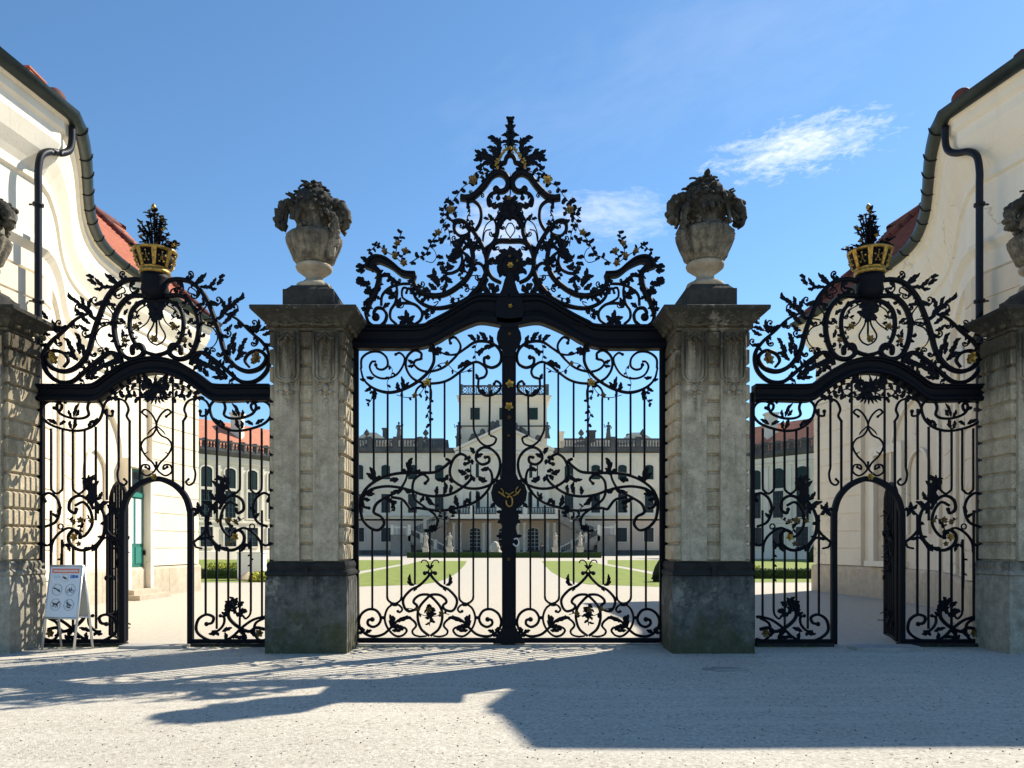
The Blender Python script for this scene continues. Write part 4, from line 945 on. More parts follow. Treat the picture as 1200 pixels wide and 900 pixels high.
def sheath(mb, pts, side, k=5, L=7, W=1.6, t0=0.0, t1=1.0, tf=ident, curl=60, fan=35):
    c = catmull(pts, 8)
    for j in range(k):
        i = int((t0+(t1-t0)*(j+.5)/k)*(len(c)-2)); a = atan2(-(c[i+1][1]-c[i][1]), c[i+1][0]-c[i][0])
        s = side if side else (1 if j % 2 else -1)
        leaf(mb, c[i][0], c[i][1], math.degrees(a)+s*fan, L, W, s*curl, 2, tf)
def tendrils(mb, pts, k, size=5, r=.55, tf=ident, seed=0, t0=.05, t1=.95, leafy=True):
    # thin spiral tendrils with a leaf, springing alternately from a scroll
    rnd = random.Random(seed); c = catmull(pts, 8)
    for j in range(k):
        i = int((t0+(t1-t0)*(j+.5)/k)*(len(c)-2)); a = atan2(-(c[i+1][1]-c[i][1]), c[i+1][0]-c[i][0]); s = 1 if (j+seed) % 2 else -1
        a += s*radians(rnd.uniform(25,50)); x, y = c[i]; S_ = size*rnd.uniform(.75,1.25); P_ = [(x,y)]; n = 9
        for q in range(n):
            st = S_*(.34-.026*q); x += cos(a)*st; y -= sin(a)*st; a += s*radians(18+q*7); P_.append((x,y))
        stroke(mb, P_, r, r1=r*.6, ball=r*1.7, tf=tf, n=2, sides=5)
        if leafy: p_ = P_[3]; leaf(mb, p_[0], p_[1], math.degrees(a)-s*200, S_*.75, S_*.2, -s*50, 2, tf, 0, .03)
def flower(mb, x, y, r, tf=ident, yo=-.05, n=5, rot=0):
    for k in range(n):
        a = rot+360*k/n; c = tf((x,y)); L = r
        p0 = Vector(G3(c, yo)); d = Vector((cos(radians(a)),0,sin(radians(a)))); sd = Vector((-d.z,0,d.x)); q = r*GK
        mb.add([p0+Vector((0,-.006,0)), p0+d*q*.55+sd*q*.40+Vector((0,-.02,0)), p0+d*q*1.0+sd*q*.12+Vector((0,-.032,0)), p0+d*q*.95-sd*q*.18+Vector((0,-.032,0)), p0+d*q*.5-sd*q*.40+Vector((0,-.02,0)), p0+Vector((0,.006,0)), p0+d*q*.6+Vector((0,.006,0))],
               [(0,1,6),(1,2,6),(2,3,6),(3,4,6),(4,0,6)] if False else [(0,4,3,2,1),(5,1,2,6),(5,6,3,4)], False)
    mb.ball(G3(tf((x,y)), yo-.025), r*.28*GK, 7, 5)
def vine(mb, pts, k=5, L=4, W=1.5, r=.55, tf=ident, seed=0, y=-.035):
    rnd = random.Random(seed); c = catmull(pts, 7); stroke(mb, pts, r, tf=tf, y=y, sides=5)
    for j in range(k):
        i = int((j+.5)/k*(len(c)-2)); a = math.degrees(atan2(-(c[i+1][1]-c[i][1]), c[i+1][0]-c[i][0])); s = 1 if j % 2 else -1
        leaf(mb, c[i][0], c[i][1], a+s*rnd.uniform(40,75), L*rnd.uniform(.8,1.3), W*rnd.uniform(.8,1.2), s*rnd.uniform(-20,40), 1, tf, y)
def clump(mb, x, y, R, n=9, seed=0, tf=ident, W=.24, lobes=2):
    rnd = random.Random(seed)
    for k in range(n):
        a = 360*k/n+rnd.uniform(-15,15); leaf(mb, x, y, a, R*rnd.uniform(.75,1.1), R*W, rnd.choice((-1,1))*rnd.uniform(30,80), lobes, tf, rnd.uniform(-.03,0), rnd.uniform(0,.05))
    mb.ball(G3(tf((x,y)), -.01), R*.33*GK, 8, 6, (1,.6,1))
IRON = M['iron']; GOLD = M['gold']; GW = M['goldworn']
R1 = (410,130,6.316); R3 = (410,260,6.316); B4 = (530,230,7.5); T3 = (530,130,8.18); R5 = (410,370,6.0); R7 = (410,500,6.0); R8 = (410,630,6.0)

# -- main gate -----------------------------------------------------------------
gate = empty('main_gate', (AX, GY, 0)); tag(gate, 'tall black wrought iron main gate with pointed crest between the two middle pillars', 'gate', 'black wrought iron gates')
AXC = 598.0        # axis of the crest;
AXL = 596.5        # axis of the two leaves
# transom: an S-curved moulded beam on each side
top = [(414,383),(489,383),(505,378),(529,365.5),(552,351),(565,347),(590,348),(597.2,348.5)]
bot = [(414,410),(485,410),(510,404),(527,394.5),(552,383),(566,380),(590,384),(597.2,384.5)]
def band(mb, A, B, prof, tf=ident, n=8):      # ruled beam between two edge curves; prof: (t across, depth forward)
    a = catmull(A, n); b = catmull(B, n); m_ = len(prof); vs = []; fs = []
    for i in range(len(a)):
        for t, d in prof: vs.append(G3(tf((a[i][0]+(b[i][0]-a[i][0])*t, a[i][1]+(b[i][1]-a[i][1])*t)), -d))
    for i in range(len(a)-1):
        for k in range(m_): fs.append((i*m_+k, i*m_+(k+1)%m_, (i+1)*m_+(k+1)%m_, (i+1)*m_+k))
    fs += [tuple(range(m_))[::-1], tuple((len(a)-1)*m_+k for k in range(m_))]
    mb.add(vs, fs)
bprof = [(0,-.07),(0,.17),(.09,.17),(.12,.13),(.22,.13),(.26,.09),(.58,.08),(.62,.11),(.74,.12),(.78,.15),(.92,.15),(1,.12),(1,-.07)]
for tf in (ident, mirror(AXL)):
    mb = MB(); band(mb, top, bot, bprof, tf); mb.build('transom_beam', IRON, gate)
    mb = MB(); stroke(mb, [(505,384),(521,382),(545,371),(562,366),(572,367)], 1.0, tf=tf, y=-.17); mb.build('beam_moulding', IRON, gate)
# outer posts
for px in (411.5, 780.5):
    mb = MB(); a = G3((px-3.3,756)); b = G3((px+3.3,384)); mb.box(a[0], b[0], GY-.02, GY+.10, 0, b[2]); post = mb.build('gate_post', IRON, gate)
    for py in (403, 577, 700):
        mb = MB(); q = G3((px,py)); s = -1 if px < 600 else 1
        x0, x1 = sorted((q[0]+s*.03, q[0]+s*.16)); mb.box(x0-.02 if s>0 else x0, x1+.02 if s<0 else x1, GY-.05, GY+.06, q[2]-.06, q[2]+.06); mb.build('hinge', IRON, post)

def gate_leaf(tf, seed):
    lf = empty('gate_leaf', (tf((504,0))[0]*GK-VX*GK-AX, 0, 0)); lf.parent = gate; 
    g = lambda name, mb, m=IRON: mb.build(name, m, lf)
    # frame
    mb = MB()
    def rect(x0, x1, y0, y1, d0=-.02, d1=.03):
        a = G3(tf((x0,y0))); b = G3(tf((x1,y1))); xa, xb = sorted((a[0],b[0])); za, zb_ = sorted((a[2],b[2])); mb.box(xa, xb, GY+d0, GY+d1, za, zb_)
    rect(415.2, 420.3, 410, 752); rect(420.35, 591, 747.6, 753.2, -.03, .04); g('frame', mb)
    # pickets: (x, y top, y bottom)
    for x, y0, y1 in ((438,458,556),(454.3,461,558),(471,458,553),(487.5,469,554),(504.3,450,553),(521,448,536),(539,437,531),(436.3,621,713),(453.7,588,700),(470.5,587,700),(486.2,595,685),(503.7,619,656),(521,600,685),(538,597,700),(554.7,592,700),(571.7,577,713)):
        mb = MB(); p, q = G3(tf((x,y0))), G3(tf((x,y1))); mb.tube([p,q], .0215, 4, False); g('picket', mb)
    mb = MB(); stroke(mb, T(*R5,[(870,340),(870,500),(870,700),(872,795)])+T(*R7,[(885,55),(915,105),(960,135),(1010,122),(1028,88),(1015,72),(985,62)]), 1.45, tf=tf, sides=5)
    stroke(mb, T(*R5,[(985,560),(983,700),(980,840)]), 1.4, tf=tf, sides=5); g('hooked_picket', mb)
    for xa, xb, yb in ((453.7,470.5,706.5),(538,554.7,706.5)):
        mb = MB(); stroke(mb, [(xa,699),(xa+1,703),(xa+5,706.5),((xa+xb)/2,707.5),(xb-5,706.5),(xb-1,703),(xb,699)], 1.5, tf=tf); leaf(mb, (xa+xb)/2, 708, 150, 5, 1.6, 40, 1, tf); leaf(mb, (xa+xb)/2, 708, 30, 5, 1.6, -40, 1, tf); g('picket_loop', mb)
    # upper scrollwork
    mb = MB()
    stroke(mb, T(*R5,[(80,370),(85,300),(140,258),(210,256),(258,295),(265,350),(232,378),(195,372),(182,345)]), 1.5, ball=2.3, tf=tf)
    stroke(mb, T(*R5,[(185,322),(155,325),(140,365),(172,420),(240,442),(320,420),(368,362),(385,300),(352,262),(322,272)]), 1.4, ball=1.9, tf=tf)
    C1 = T(*R5,[(75,365),(100,450),(170,512),(270,540),(370,520),(470,468),(550,398),(588,330),(592,265)])
    stroke(mb, C1, 2.1, r0=1.2, tf=tf)
    C2 = T(*R5,[(502,300),(500,262),(452,245),(402,290),(396,365),(440,438),(520,473),(620,473),(700,448),(780,390),(830,348),(890,325),(940,350),(963,390),(948,428),(912,442)])
    stroke(mb, C2, 1.7, ball0=2.0, tf=tf)
    stroke(mb, T(*R5,[(905,440),(905,510),(945,558),(1005,556),(1052,520),(1058,480),(1030,460),(1014,480)]), 1.6, ball=2.0, tf=tf)
    stroke(mb, T(*R5,[(708,192),(702,165),(740,153),(776,200),(770,250),(722,310),(650,368),(560,393),(492,380),(452,342),(462,315),(500,305)]), 1.6, ball0=2.2, tf=tf)
    C3 = T(*R5,[(630,250),(680,273),(750,270),(812,230),(880,186),(950,180),(1012,200),(1052,240),(1065,290),(1050,340),(1000,365),(952,345),(945,300),(972,292)])
    stroke(mb, C3, 2.0, r0=1, ball=3.0, tf=tf)
    g('upper_scroll', mb)
    mb = MB()
    for (x,y,a,L,W,c) in ((600,240,150,8,2.6,70),(600,240,30,8,2.6,-70),(600,240,200,8,2.5,-40),(600,245,-20,7,2.4,40),(600,250,-60,6,2.3,20),(590,235,95,5,2.2,10),(600,250,-110,6,2.3,0)): q = T(*R5,[(x,y)])[0]; leaf(mb, q[0], q[1], a, L, W, c, 2, tf)
    for (x,y,a,L,W,c) in ((880,180,115,11,2.6,60),(900,180,70,8,2.2,60),(960,180,110,13,3.0,40),(1000,200,95,10,2.6,20),(945,235,200,11,3,75),(1010,215,175,13,3,60),(830,345,160,10,2.6,60),(850,340,130,8,2.2,70),(800,350,185,8,2.4,60),(905,450,130,7,2.2,-50),(950,555,110,8,2.3,60),(985,555,80,6,2,-60),(640,270,120,6,1.8,60),(700,272,140,6,1.8,60),
         (110,450,200,6,2,-70),(150,500,240,9,2.2,-60),(170,520,-70,12,2.4,-40),(345,525,120,9,2.6,-60),(370,515,80,14,2.4,30),(380,510,60,9,2.2,-40),(120,430,-30,9,2.2,50),(450,330,180,7,2.2,-70),(450,350,210,7,2,-60)): q = T(*R5,[(x,y)])[0]; leaf(mb, q[0], q[1], a, L, W, c, 2, tf, 0, .03)
    g('acanthus_leaves', mb)
    mb = MB()
    vine(mb, T(*R5,[(545,480),(500,545),(460,570),(400,578),(330,560)]), 5, 4.2, 1.5, .5, tf, seed)
    vine(mb, T(*R5,[(270,340),(300,380),(290,430),(265,470),(275,540)]), 4, 4.2, 1.5, .45, tf, seed+1)
    vine(mb, T(*R5,[(545,480),(560,420),(620,350),(680,340),(740,395),(800,400),(860,370)]), 7, 4.5, 1.6, .5, tf, seed+2)
    vine(mb, T(*R5,[(890,200),(880,260),(890,330)]), 3, 4.5, 1.6, .4, tf, seed+3)
    vine(mb, T(*R5,[(545,480),(530,540),(560,590),(570,640),(550,690),(560,740),(568,800)]), 9, 5, 1.7, .5, tf, seed+4)
    vine(mb, T(*R5,[(165,530),(150,600),(120,620)]), 4, 4.5, 1.7, .5, tf, seed+5)
    stroke(mb, T(*R5,[(465,600),(465,530),(500,490),(540,480),(570,520),(570,600)]), 1.4, tf=tf)
    g('vine', mb)
    for (x,y,r) in ((545,475,5.2),(460,568,3.6),(685,343,3.2)):
        q = T(*R5,[(x,y)])[0]; mb = MB(); flower(mb, q[0], q[1], r, tf, -.05, 5, 20); g('gilt_flower', mb, GOLD if r > 5 else GW)
    # middle scrollwork
    mb = MB()
    stroke(mb, T(*R7,[(78,560),(85,490),(130,420),(220,362),(330,330),(470,324),(600,320),(670,278),(702,242),(680,228)]), 2.0, ball=1.8, tf=tf)
    stroke(mb, T(*R7,[(78,500),(75,570),(90,650),(140,708),(200,727),(240,685),(222,635),(180,612),(168,590),(190,540),(258,495),(340,452),(388,385),(408,310),(400,265)]), 2.0, r1=1.2, tf=tf)
    stroke(mb, T(*R7,[(135,572),(100,560),(92,500),(150,442),(250,420),(350,428),(430,450),(520,480),(620,490),(720,470),(800,420),(850,370),(852,335)]), 1.9, ball0=2.2, tf=tf)
    stroke(mb, T(*R7,[(290,495),(370,512),(412,560),(430,580),(470,572),(540,580),(640,590),(760,570),(880,530),(960,460),(1000,380),(990,312),(958,292),(925,305)]), 1.9, r1=1.6, tf=tf)
    stroke(mb, T(*R7,[(530,398),(552,368),(512,336),(455,370),(440,440),(460,510),(520,560),(598,620),(615,680),(590,725),(550,730)]), 1.7, ball0=2.3, tf=tf)
    stroke(mb, T(*R7,[(810,262),(838,250),(825,215),(780,192),(735,220),(708,280),(706,340),(740,390),(820,430),(920,432),(1010,392),(1052,310),(1052,230),(1010,168),(950,145),(900,172),(888,230),(928,265),(975,250),(978,215),(952,215)]), 1.9, ball0=2.6, ball=2.2, tf=tf)
    g('middle_scroll', mb)
    mb = MB()
    LV = [(165,385,80,17,3.4,50),(150,370,100,9,2.4,60),(180,380,60,8,2.2,-50),(410,300,95,14,3.2,-70),(405,330,60,9,2.4,-50),(400,330,120,8,2.4,60),(430,330,170,6,2,40),(460,325,10,7,2.6,40),
          (340,370,200,9,3.0,-60),(330,375,170,8,2.4,40),(370,440,215,14,2.8,-50),(390,430,-70,9,2.3,50),(410,440,-40,8,2.3,60),(120,480,20,9,2.6,-40),(100,500,-40,8,2.4,40),(130,470,50,7,2.2,-60),
          (850,220,170,8,2.8,60),(870,190,100,8,2.6,40),(890,215,45,8,2.6,-60),(860,230,-90,6,2.2,0),(820,330,180,10,3,-70),(840,345,200,7,2.6,60),(870,350,-90,6,2.4,0),(910,350,-60,11,3,60),(925,300,-10,9,2.6,60),(850,320,140,7,2.4,40),(905,365,-20,8,2.5,50),
          (690,340,250,10,2.6,-60),(680,370,200,12,2.4,-50),(700,365,-60,7,2,40),(610,475,100,9,2.4,-50),(660,470,60,14,2.6,60),(700,460,50,9,2.2,70),(540,490,-70,14,2.8,50),(520,490,-110,8,2.2,-40),
          (760,560,120,13,2.8,-50),(800,550,70,9,2.4,-60),(840,540,100,7,2.2,50),(740,570,160,8,2.2,60),(890,520,60,9,2.4,60),(700,590,-40,9,2.3,60),(250,500,-30,8,2.3,-40),(300,520,-90,11,2.2,40),(290,515,-50,8,2,40),(560,730,200,6,2,-60),(590,725,20,6,2,60),(570,735,100,6,2,0)]
    for (x,y,a,L,W,c) in LV: q = T(*R7,[(x,y)])[0]; leaf(mb, q[0], q[1], a, L, W, c, 2, tf, 0, .03)
    g('acanthus_leaves', mb)
    mb = MB(); vine(mb, T(*R7,[(560,500),(600,560),(640,600),(620,640),(690,650),(740,590)]), 7, 4.5, 1.6, .5, tf, seed+6); vine(mb, T(*R7,[(290,500),(310,550),(290,600)]), 4, 4, 1.5, .45, tf, seed+7); g('vine', mb)
    q = T(*R7,[(590,715)])[0]; mb = MB(); flower(mb, q[0], q[1], 5, tf, -.05, 6, 10); g('dark_flower', mb)
    # bottom scrollwork, mirrored about the panel middle
    am = 503.9; tf2 = lambda p: tf((2*am-p[0], p[1]))
    mb = MB(); lv = MB()
    for t_ in (tf, tf2):
        stroke(mb, T(*R8,[(158,575),(130,580),(128,610),(165,628),(205,605),(217,560),(185,512),(130,505),(80,540),(63,600),(90,660),(150,693),(230,682),(290,632),(340,582),(400,560),(448,585),(466,620),(440,655),(450,682),(490,695),(540,692)]), 1.8, ball0=3.0, r1=1.2, tf=t_)
        stroke(mb, T(*R8,[(560,692),(500,640),(477,560),(492,485),(558,412),(590,400),(635,405),(670,430),(678,455),(655,478),(668,505),(715,517),(745,485),(750,430),(700,370),(640,338),(590,290),(570,262),(578,245),(600,250)]), 1.8, ball=2.6, tf=t_)
        stroke(mb, T(*R8,[(312,462),(265,500),(245,570),(268,640),(320,690),(370,688),(400,655),(382,632),(368,645)]), 1.5, ball=1.8, tf=t_)
        stroke(mb, T(*R8,[(312,462),(350,478),(368,505),(352,525),(338,518)]), 1.4, ball=1.9, tf=t_)
        stroke(mb, T(*R8,[(545,250),(560,210),(540,165),(512,160),(500,178)]), .8, tf=t_)
        p = T(*R8,[(228,563)])[0]; mb.box(*sorted((G3(t_((p[0]-2.3,0)))[0], G3(t_((p[0]+2.3,0)))[0])), GY-.02, GY+.02, G3(p)[2]-.025, G3(p)[2]+.025)
        for (x,y,a,L,W,c) in ((100,660,120,7,2.6,60),(110,670,40,8,2.4,-50),(90,665,200,5,2,-30),(290,630,80,15,3,30),(300,600,60,9,2.3,60),(300,630,20,14,2.6,-60),(330,590,30,13,2.4,-40),(380,565,20,9,2.1,-50),(300,650,-10,12,2.3,40),(450,335,170,9,1.8,-60),(430,330,110,10,1.7,-30),(415,310,90,9,1.6,-30),(470,345,250,6,1.6,-40),(560,220,105,6,1.6,60),(330,480,150,8,1.8,50)):
            q = T(*R8,[(x,y)])[0]; leaf(lv, q[0], q[1], a, L, W, c, 2, t_, 0, .03)
    g('bottom_scroll', mb); g('acanthus_leaves', lv)
    mb = MB(); cx_, cy_ = T(*R8,[(562,540)])[0]
    clump(mb, cx_, cy_-6, 8, 6, seed, tf, .2); clump(mb, cx_, cy_+2, 6, 5, seed+1, tf, .24); vine(mb, [(cx_,cy_-12),(cx_+1,cy_),(cx_,cy_+13)], 7, 6, 1.7, .6, tf, seed+8)
    vine(mb, T(*R8,[(380,495),(440,500),(480,520),(520,545),(610,550),(650,530),(700,540)]), 6, 4.5, 1.5, .5, tf, seed+9)
    g('flower_sprig', mb)
    for x, y in ((480,500),(645,530),(560,505)):
        q = T(*R8,[(x,y)])[0]; mb = MB(); flower(mb, q[0], q[1], 3.4, tf, -.05, 5, 0); g('gilt_flower', mb, GW)
gate_leaf(ident, 10); gate_leaf(mirror(AXL+.1), 30)
# middle post with its cover and ornaments
mb = MB(); a = G3((588.2,754)); b = G3((604.6,384)); mb.box(a[0], b[0], GY-.075, GY+.05, a[2], b[2]); mb.box(a[0]+.04, b[0]-.04, GY-.10, GY-.0755, a[2]+.02, b[2]); mpost = mb.build('middle_post', IRON, gate)
def plate(name, outline, d0, d1, m, par, bev=.0):
    mb = MB(); n = len(outline); f_ = [G3(p, -d1) for p in outline]; bk = [G3(p, -d0) for p in outline]
    mb.add(f_+bk, [tuple(range(n))]+[(k, (k+1)%n, n+(k+1)%n, n+k) for k in range(n)]+[tuple(range(n, 2*n))[::-1]]); return mb.build(name, m, par)
def sym(pts, a=AXL): return pts + [(2*a-x, y) for x, y in pts[::-1]]
plate('top_cartouche', sym([(592,378),(586,386),(583,392),(582,399),(584,405),(588,411),(590,420)]), .03, .13, IRON, mpost)
plate('lock_cartouche', sym([(589,555),(586,562),(578,569),(575.5,578),(577,587),(583,594),(588,597),(585,605),(586,612),(589,618),(587,626),(588,634),(589,640)]), .03, .145, IRON, mpost)
plate('foot_cover', sym([(588,735),(585,742),(581,747),(578,753.5)]), .03, .12, IRON, mpost)
mb = MB()
for s in (ident, mirror(AXL)):
    leaf(mb, 590, 600, 200, 8, 2.4, -60, 2, s, -.12, .03); leaf(mb, 590, 612, 160, 7, 2.2, 60, 2, s, -.12, .03); leaf(mb, 589, 628, 200, 7, 2.2, -60, 2, s, -.12, .03); leaf(mb, 590, 640, 100, 9, 2.4, 60, 2, s, -.12, .03)
    leaf(mb, 584, 566, 120, 7, 2.4, 60, 2, s, -.12, .03); leaf(mb, 580, 590, 240, 7, 2.4, -50, 2, s, -.12, .03); leaf(mb, 586, 745, 150, 8, 2.4, 60, 2, s, -.1, .03)
    leaf(mb, 588, 405, 220, 8, 2.6, 60, 2, s, -.1, .03)
mb.build('post_leaves', IRON, mpost)
for px, py, r in ((597.5,452,5),(596.5,478,5.2),(596.5,491,2.6),(597,394,2),(596,512,2),(596,655,2.2)):
    mb = MB(); flower(mb, px, py, r, ident, -.12, 5, 10+py); mb.build('gilt_flower', GOLD if r > 4 else GW, mpost)
mb = MB()
stroke(mb, [(584,577),(589,580),(592,583)], .9, tf=ident, y=-.165); stroke(mb, [(610,574),(606,579),(601,582)], .9, y=-.165)
stroke(mb, [(593,587),(594,592),(597,594),(600,592),(600,585),(597,582),(594,584)], 1.0, y=-.165); stroke(mb, [(587,573),(590,577),(588,581)], .7, y=-.165); stroke(mb, [(607,571),(604,576),(607,580)], .7, y=-.165); stroke(mb, [(592,578),(597,580),(602,577)], .7, y=-.165)
mb.build('gilt_monogram', GOLD, mpost)
mb = MB(); stroke(mb, [(602,632),(606,631),(608,636),(605,640),(601,637)], 1.0, y=-.14); mb.build('handle', M['alu'], mpost)
# -- crest of the main gate ------------------------------------------------------
crest = empty('crest', (0, 0, 4.9)); crest.parent = gate
def cb(name, mb, m=IRON): return mb.build(name, m, crest)
for si, tf in enumerate((ident, mirror(AXC))):
    mb = MB()
    D = 1.5
    # upper arch under the plume, curl, and the two big C bands meeting in the middle
    stroke(mb, T(*T3,[(455,592),(440,548),(462,512),(505,495),(516,458),(536,432),(560,427)]), 2.7, tf=tf, depth=D)
    stroke(mb, T(*T3,[(440,590),(482,580),(490,556)]), 1.8, ball=2.0, tf=tf)
    stroke(mb, T(*T3,[(78,832),(140,838),(210,815),(300,725),(372,630),(440,597),(500,615),(535,672),(522,745),(470,775),(420,750)]), 3.9, r1=2.6, ball=4.2, tf=tf, depth=1.8)
    stroke(mb, T(*T3,[(470,780),(445,800),(440,835)]), 1.8, ball=3.0, tf=tf)
    C = T(*T3,[(430,775),(372,800),(342,850),(352,905)])+T(*B4,[(345,75),(372,98),(400,80),(435,70),(475,95),(495,140)])
    stroke(mb, C, 2.1, tf=tf, depth=D); sheath(mb, C, 1, 6, 6.5, 1.8, 0.05, .6, tf)
    C = T(*B4,[(140,95),(140,55),(185,42),(240,90),(255,170),(240,240),(205,300)]); stroke(mb, C, 2.1, ball0=2.6, tf=tf, depth=D)
    # collar arms and central ring
    stroke(mb, T(*B4,[(505,165),(440,200),(405,260),(395,330),(360,405),(285,460)]), 2.7, r1=1.4, tf=tf, depth=D)
    stroke(mb, T(*B4,[(510,395),(400,398),(335,450),(303,550),(312,650),(355,722),(430,762)]), 3.0, r1=2.2, tf=tf, depth=D)
    stroke(mb, T(*B4,[(312,595),(335,552),(375,560)]), 1.5, tf=tf)
    # the long diagonal arm sweeping down to the beam and out to the console
    LG = T(*B4,[(20,330),(12,270),(30,215),(100,222),(170,290),(232,380),(285,490),(305,590),(290,690),(240,790),(180,860)])+T(*R3,[(860,578),(760,622),(640,640),(545,612),(485,560),(470,500),(485,460)])
    stroke(mb, LG, 3.0, r0=1.5, r1=1.5, tf=tf, depth=D)
    stroke(mb, T(*B4,[(200,640),(188,608),(228,588),(270,618),(293,690)]), 2.0, ball0=3.0, tf=tf)
    LC = T(*R3,[(478,395),(472,450),(512,512),(600,546),(700,538),(800,480),(878,400),(912,300),(902,200),(880,130),(842,115),(815,165),(832,222)]); stroke(mb, LC, 3.3, r1=1.6, tf=tf, depth=D)
    stroke(mb, T(*R3,[(690,510),(715,450),(712,390),(760,378),(808,350),(832,290),(822,225)]), 2.0, r0=1, tf=tf)
    stroke(mb, T(*R3,[(832,222),(880,260),(902,310)]), 1.8, tf=tf)
    # loops of the shoulder scroll
    stroke(mb, T(*B4,[(30,215),(20,290),(60,345),(120,340),(150,310),(120,270),(85,280)]), 1.9, tf=tf)
    # broken pediment over the console and the leafy console scroll
    top_ = T(*R3,[(488,382),(400,372),(325,312),(262,270),(190,258),(140,285),(112,345)]); bt_ = T(*R3,[(492,415),(395,412),(310,352),(240,318),(205,312),(185,335),(190,372)])
    band(mb, top_, bt_, [(0,-.05),(0,.12),(.3,.12),(.4,.08),(1,.07),(1,-.05)], tf)
    Cn = T(*R3,[(150,320),(212,370),(215,440),(190,520),(150,590),(130,650),(118,685)]); stroke(mb, Cn, 3.6, r1=2.6, tf=tf, depth=D); 
    stroke(mb, T(*R3,[(118,685),(140,745),(200,778),(255,745),(272,690),(245,645),(200,640),(178,675),(192,705)]), 2.1, ball=5.0, tf=tf, depth=D)
    stroke(mb, T(*R3,[(232,620),(240,545),(292,490),(370,462),(450,458)]), 1.8, tf=tf)
    stroke(mb, T(*R3,[(238,400),(292,402),(335,450),(350,520),(335,600),(302,655),(302,715),(345,758)]), 1.8, tf=tf)
    stroke(mb, T(*R3,[(330,612),(400,602),(480,612),(532,665),(524,725),(465,762),(428,742)]), 1.9, r1=1.2, tf=tf)
    stroke(mb, T(*R3,[(480,612),(400,570),(385,530),(395,490),(425,495),(418,525)]), 1.5, ball=1.8, tf=tf)
    stroke(mb, T(*R3,[(540,595),(560,560),(555,545)]), 1.2, tf=tf)
    for pts in ([(970,400),(900,400),(860,450),(870,490),(905,505),(880,540)], [(560,545),(540,580),(570,620),(630,620),(655,590),(620,600)], [(740,545),(760,580),(740,600)], [(900,505),(915,480),(945,490)]): stroke(mb, T(*R3, pts), .6, tf=tf)
    for pts in ([(270,460),(268,350),(300,250),(360,205),(378,220)], [(270,400),(290,310),(340,292)], [(385,330),(385,250),(370,205)], [(510,365),(470,300),(490,245),(515,235)], [(510,365),(485,385),(440,385),(425,360),(435,345)]): stroke(mb, T(*B4, pts), .75 if pts[0][0] != 385 else 1.6, tf=tf)
    cb('crest_scroll', mb)
    LEAFK = (1.15, 1.55)
    lv = MB()
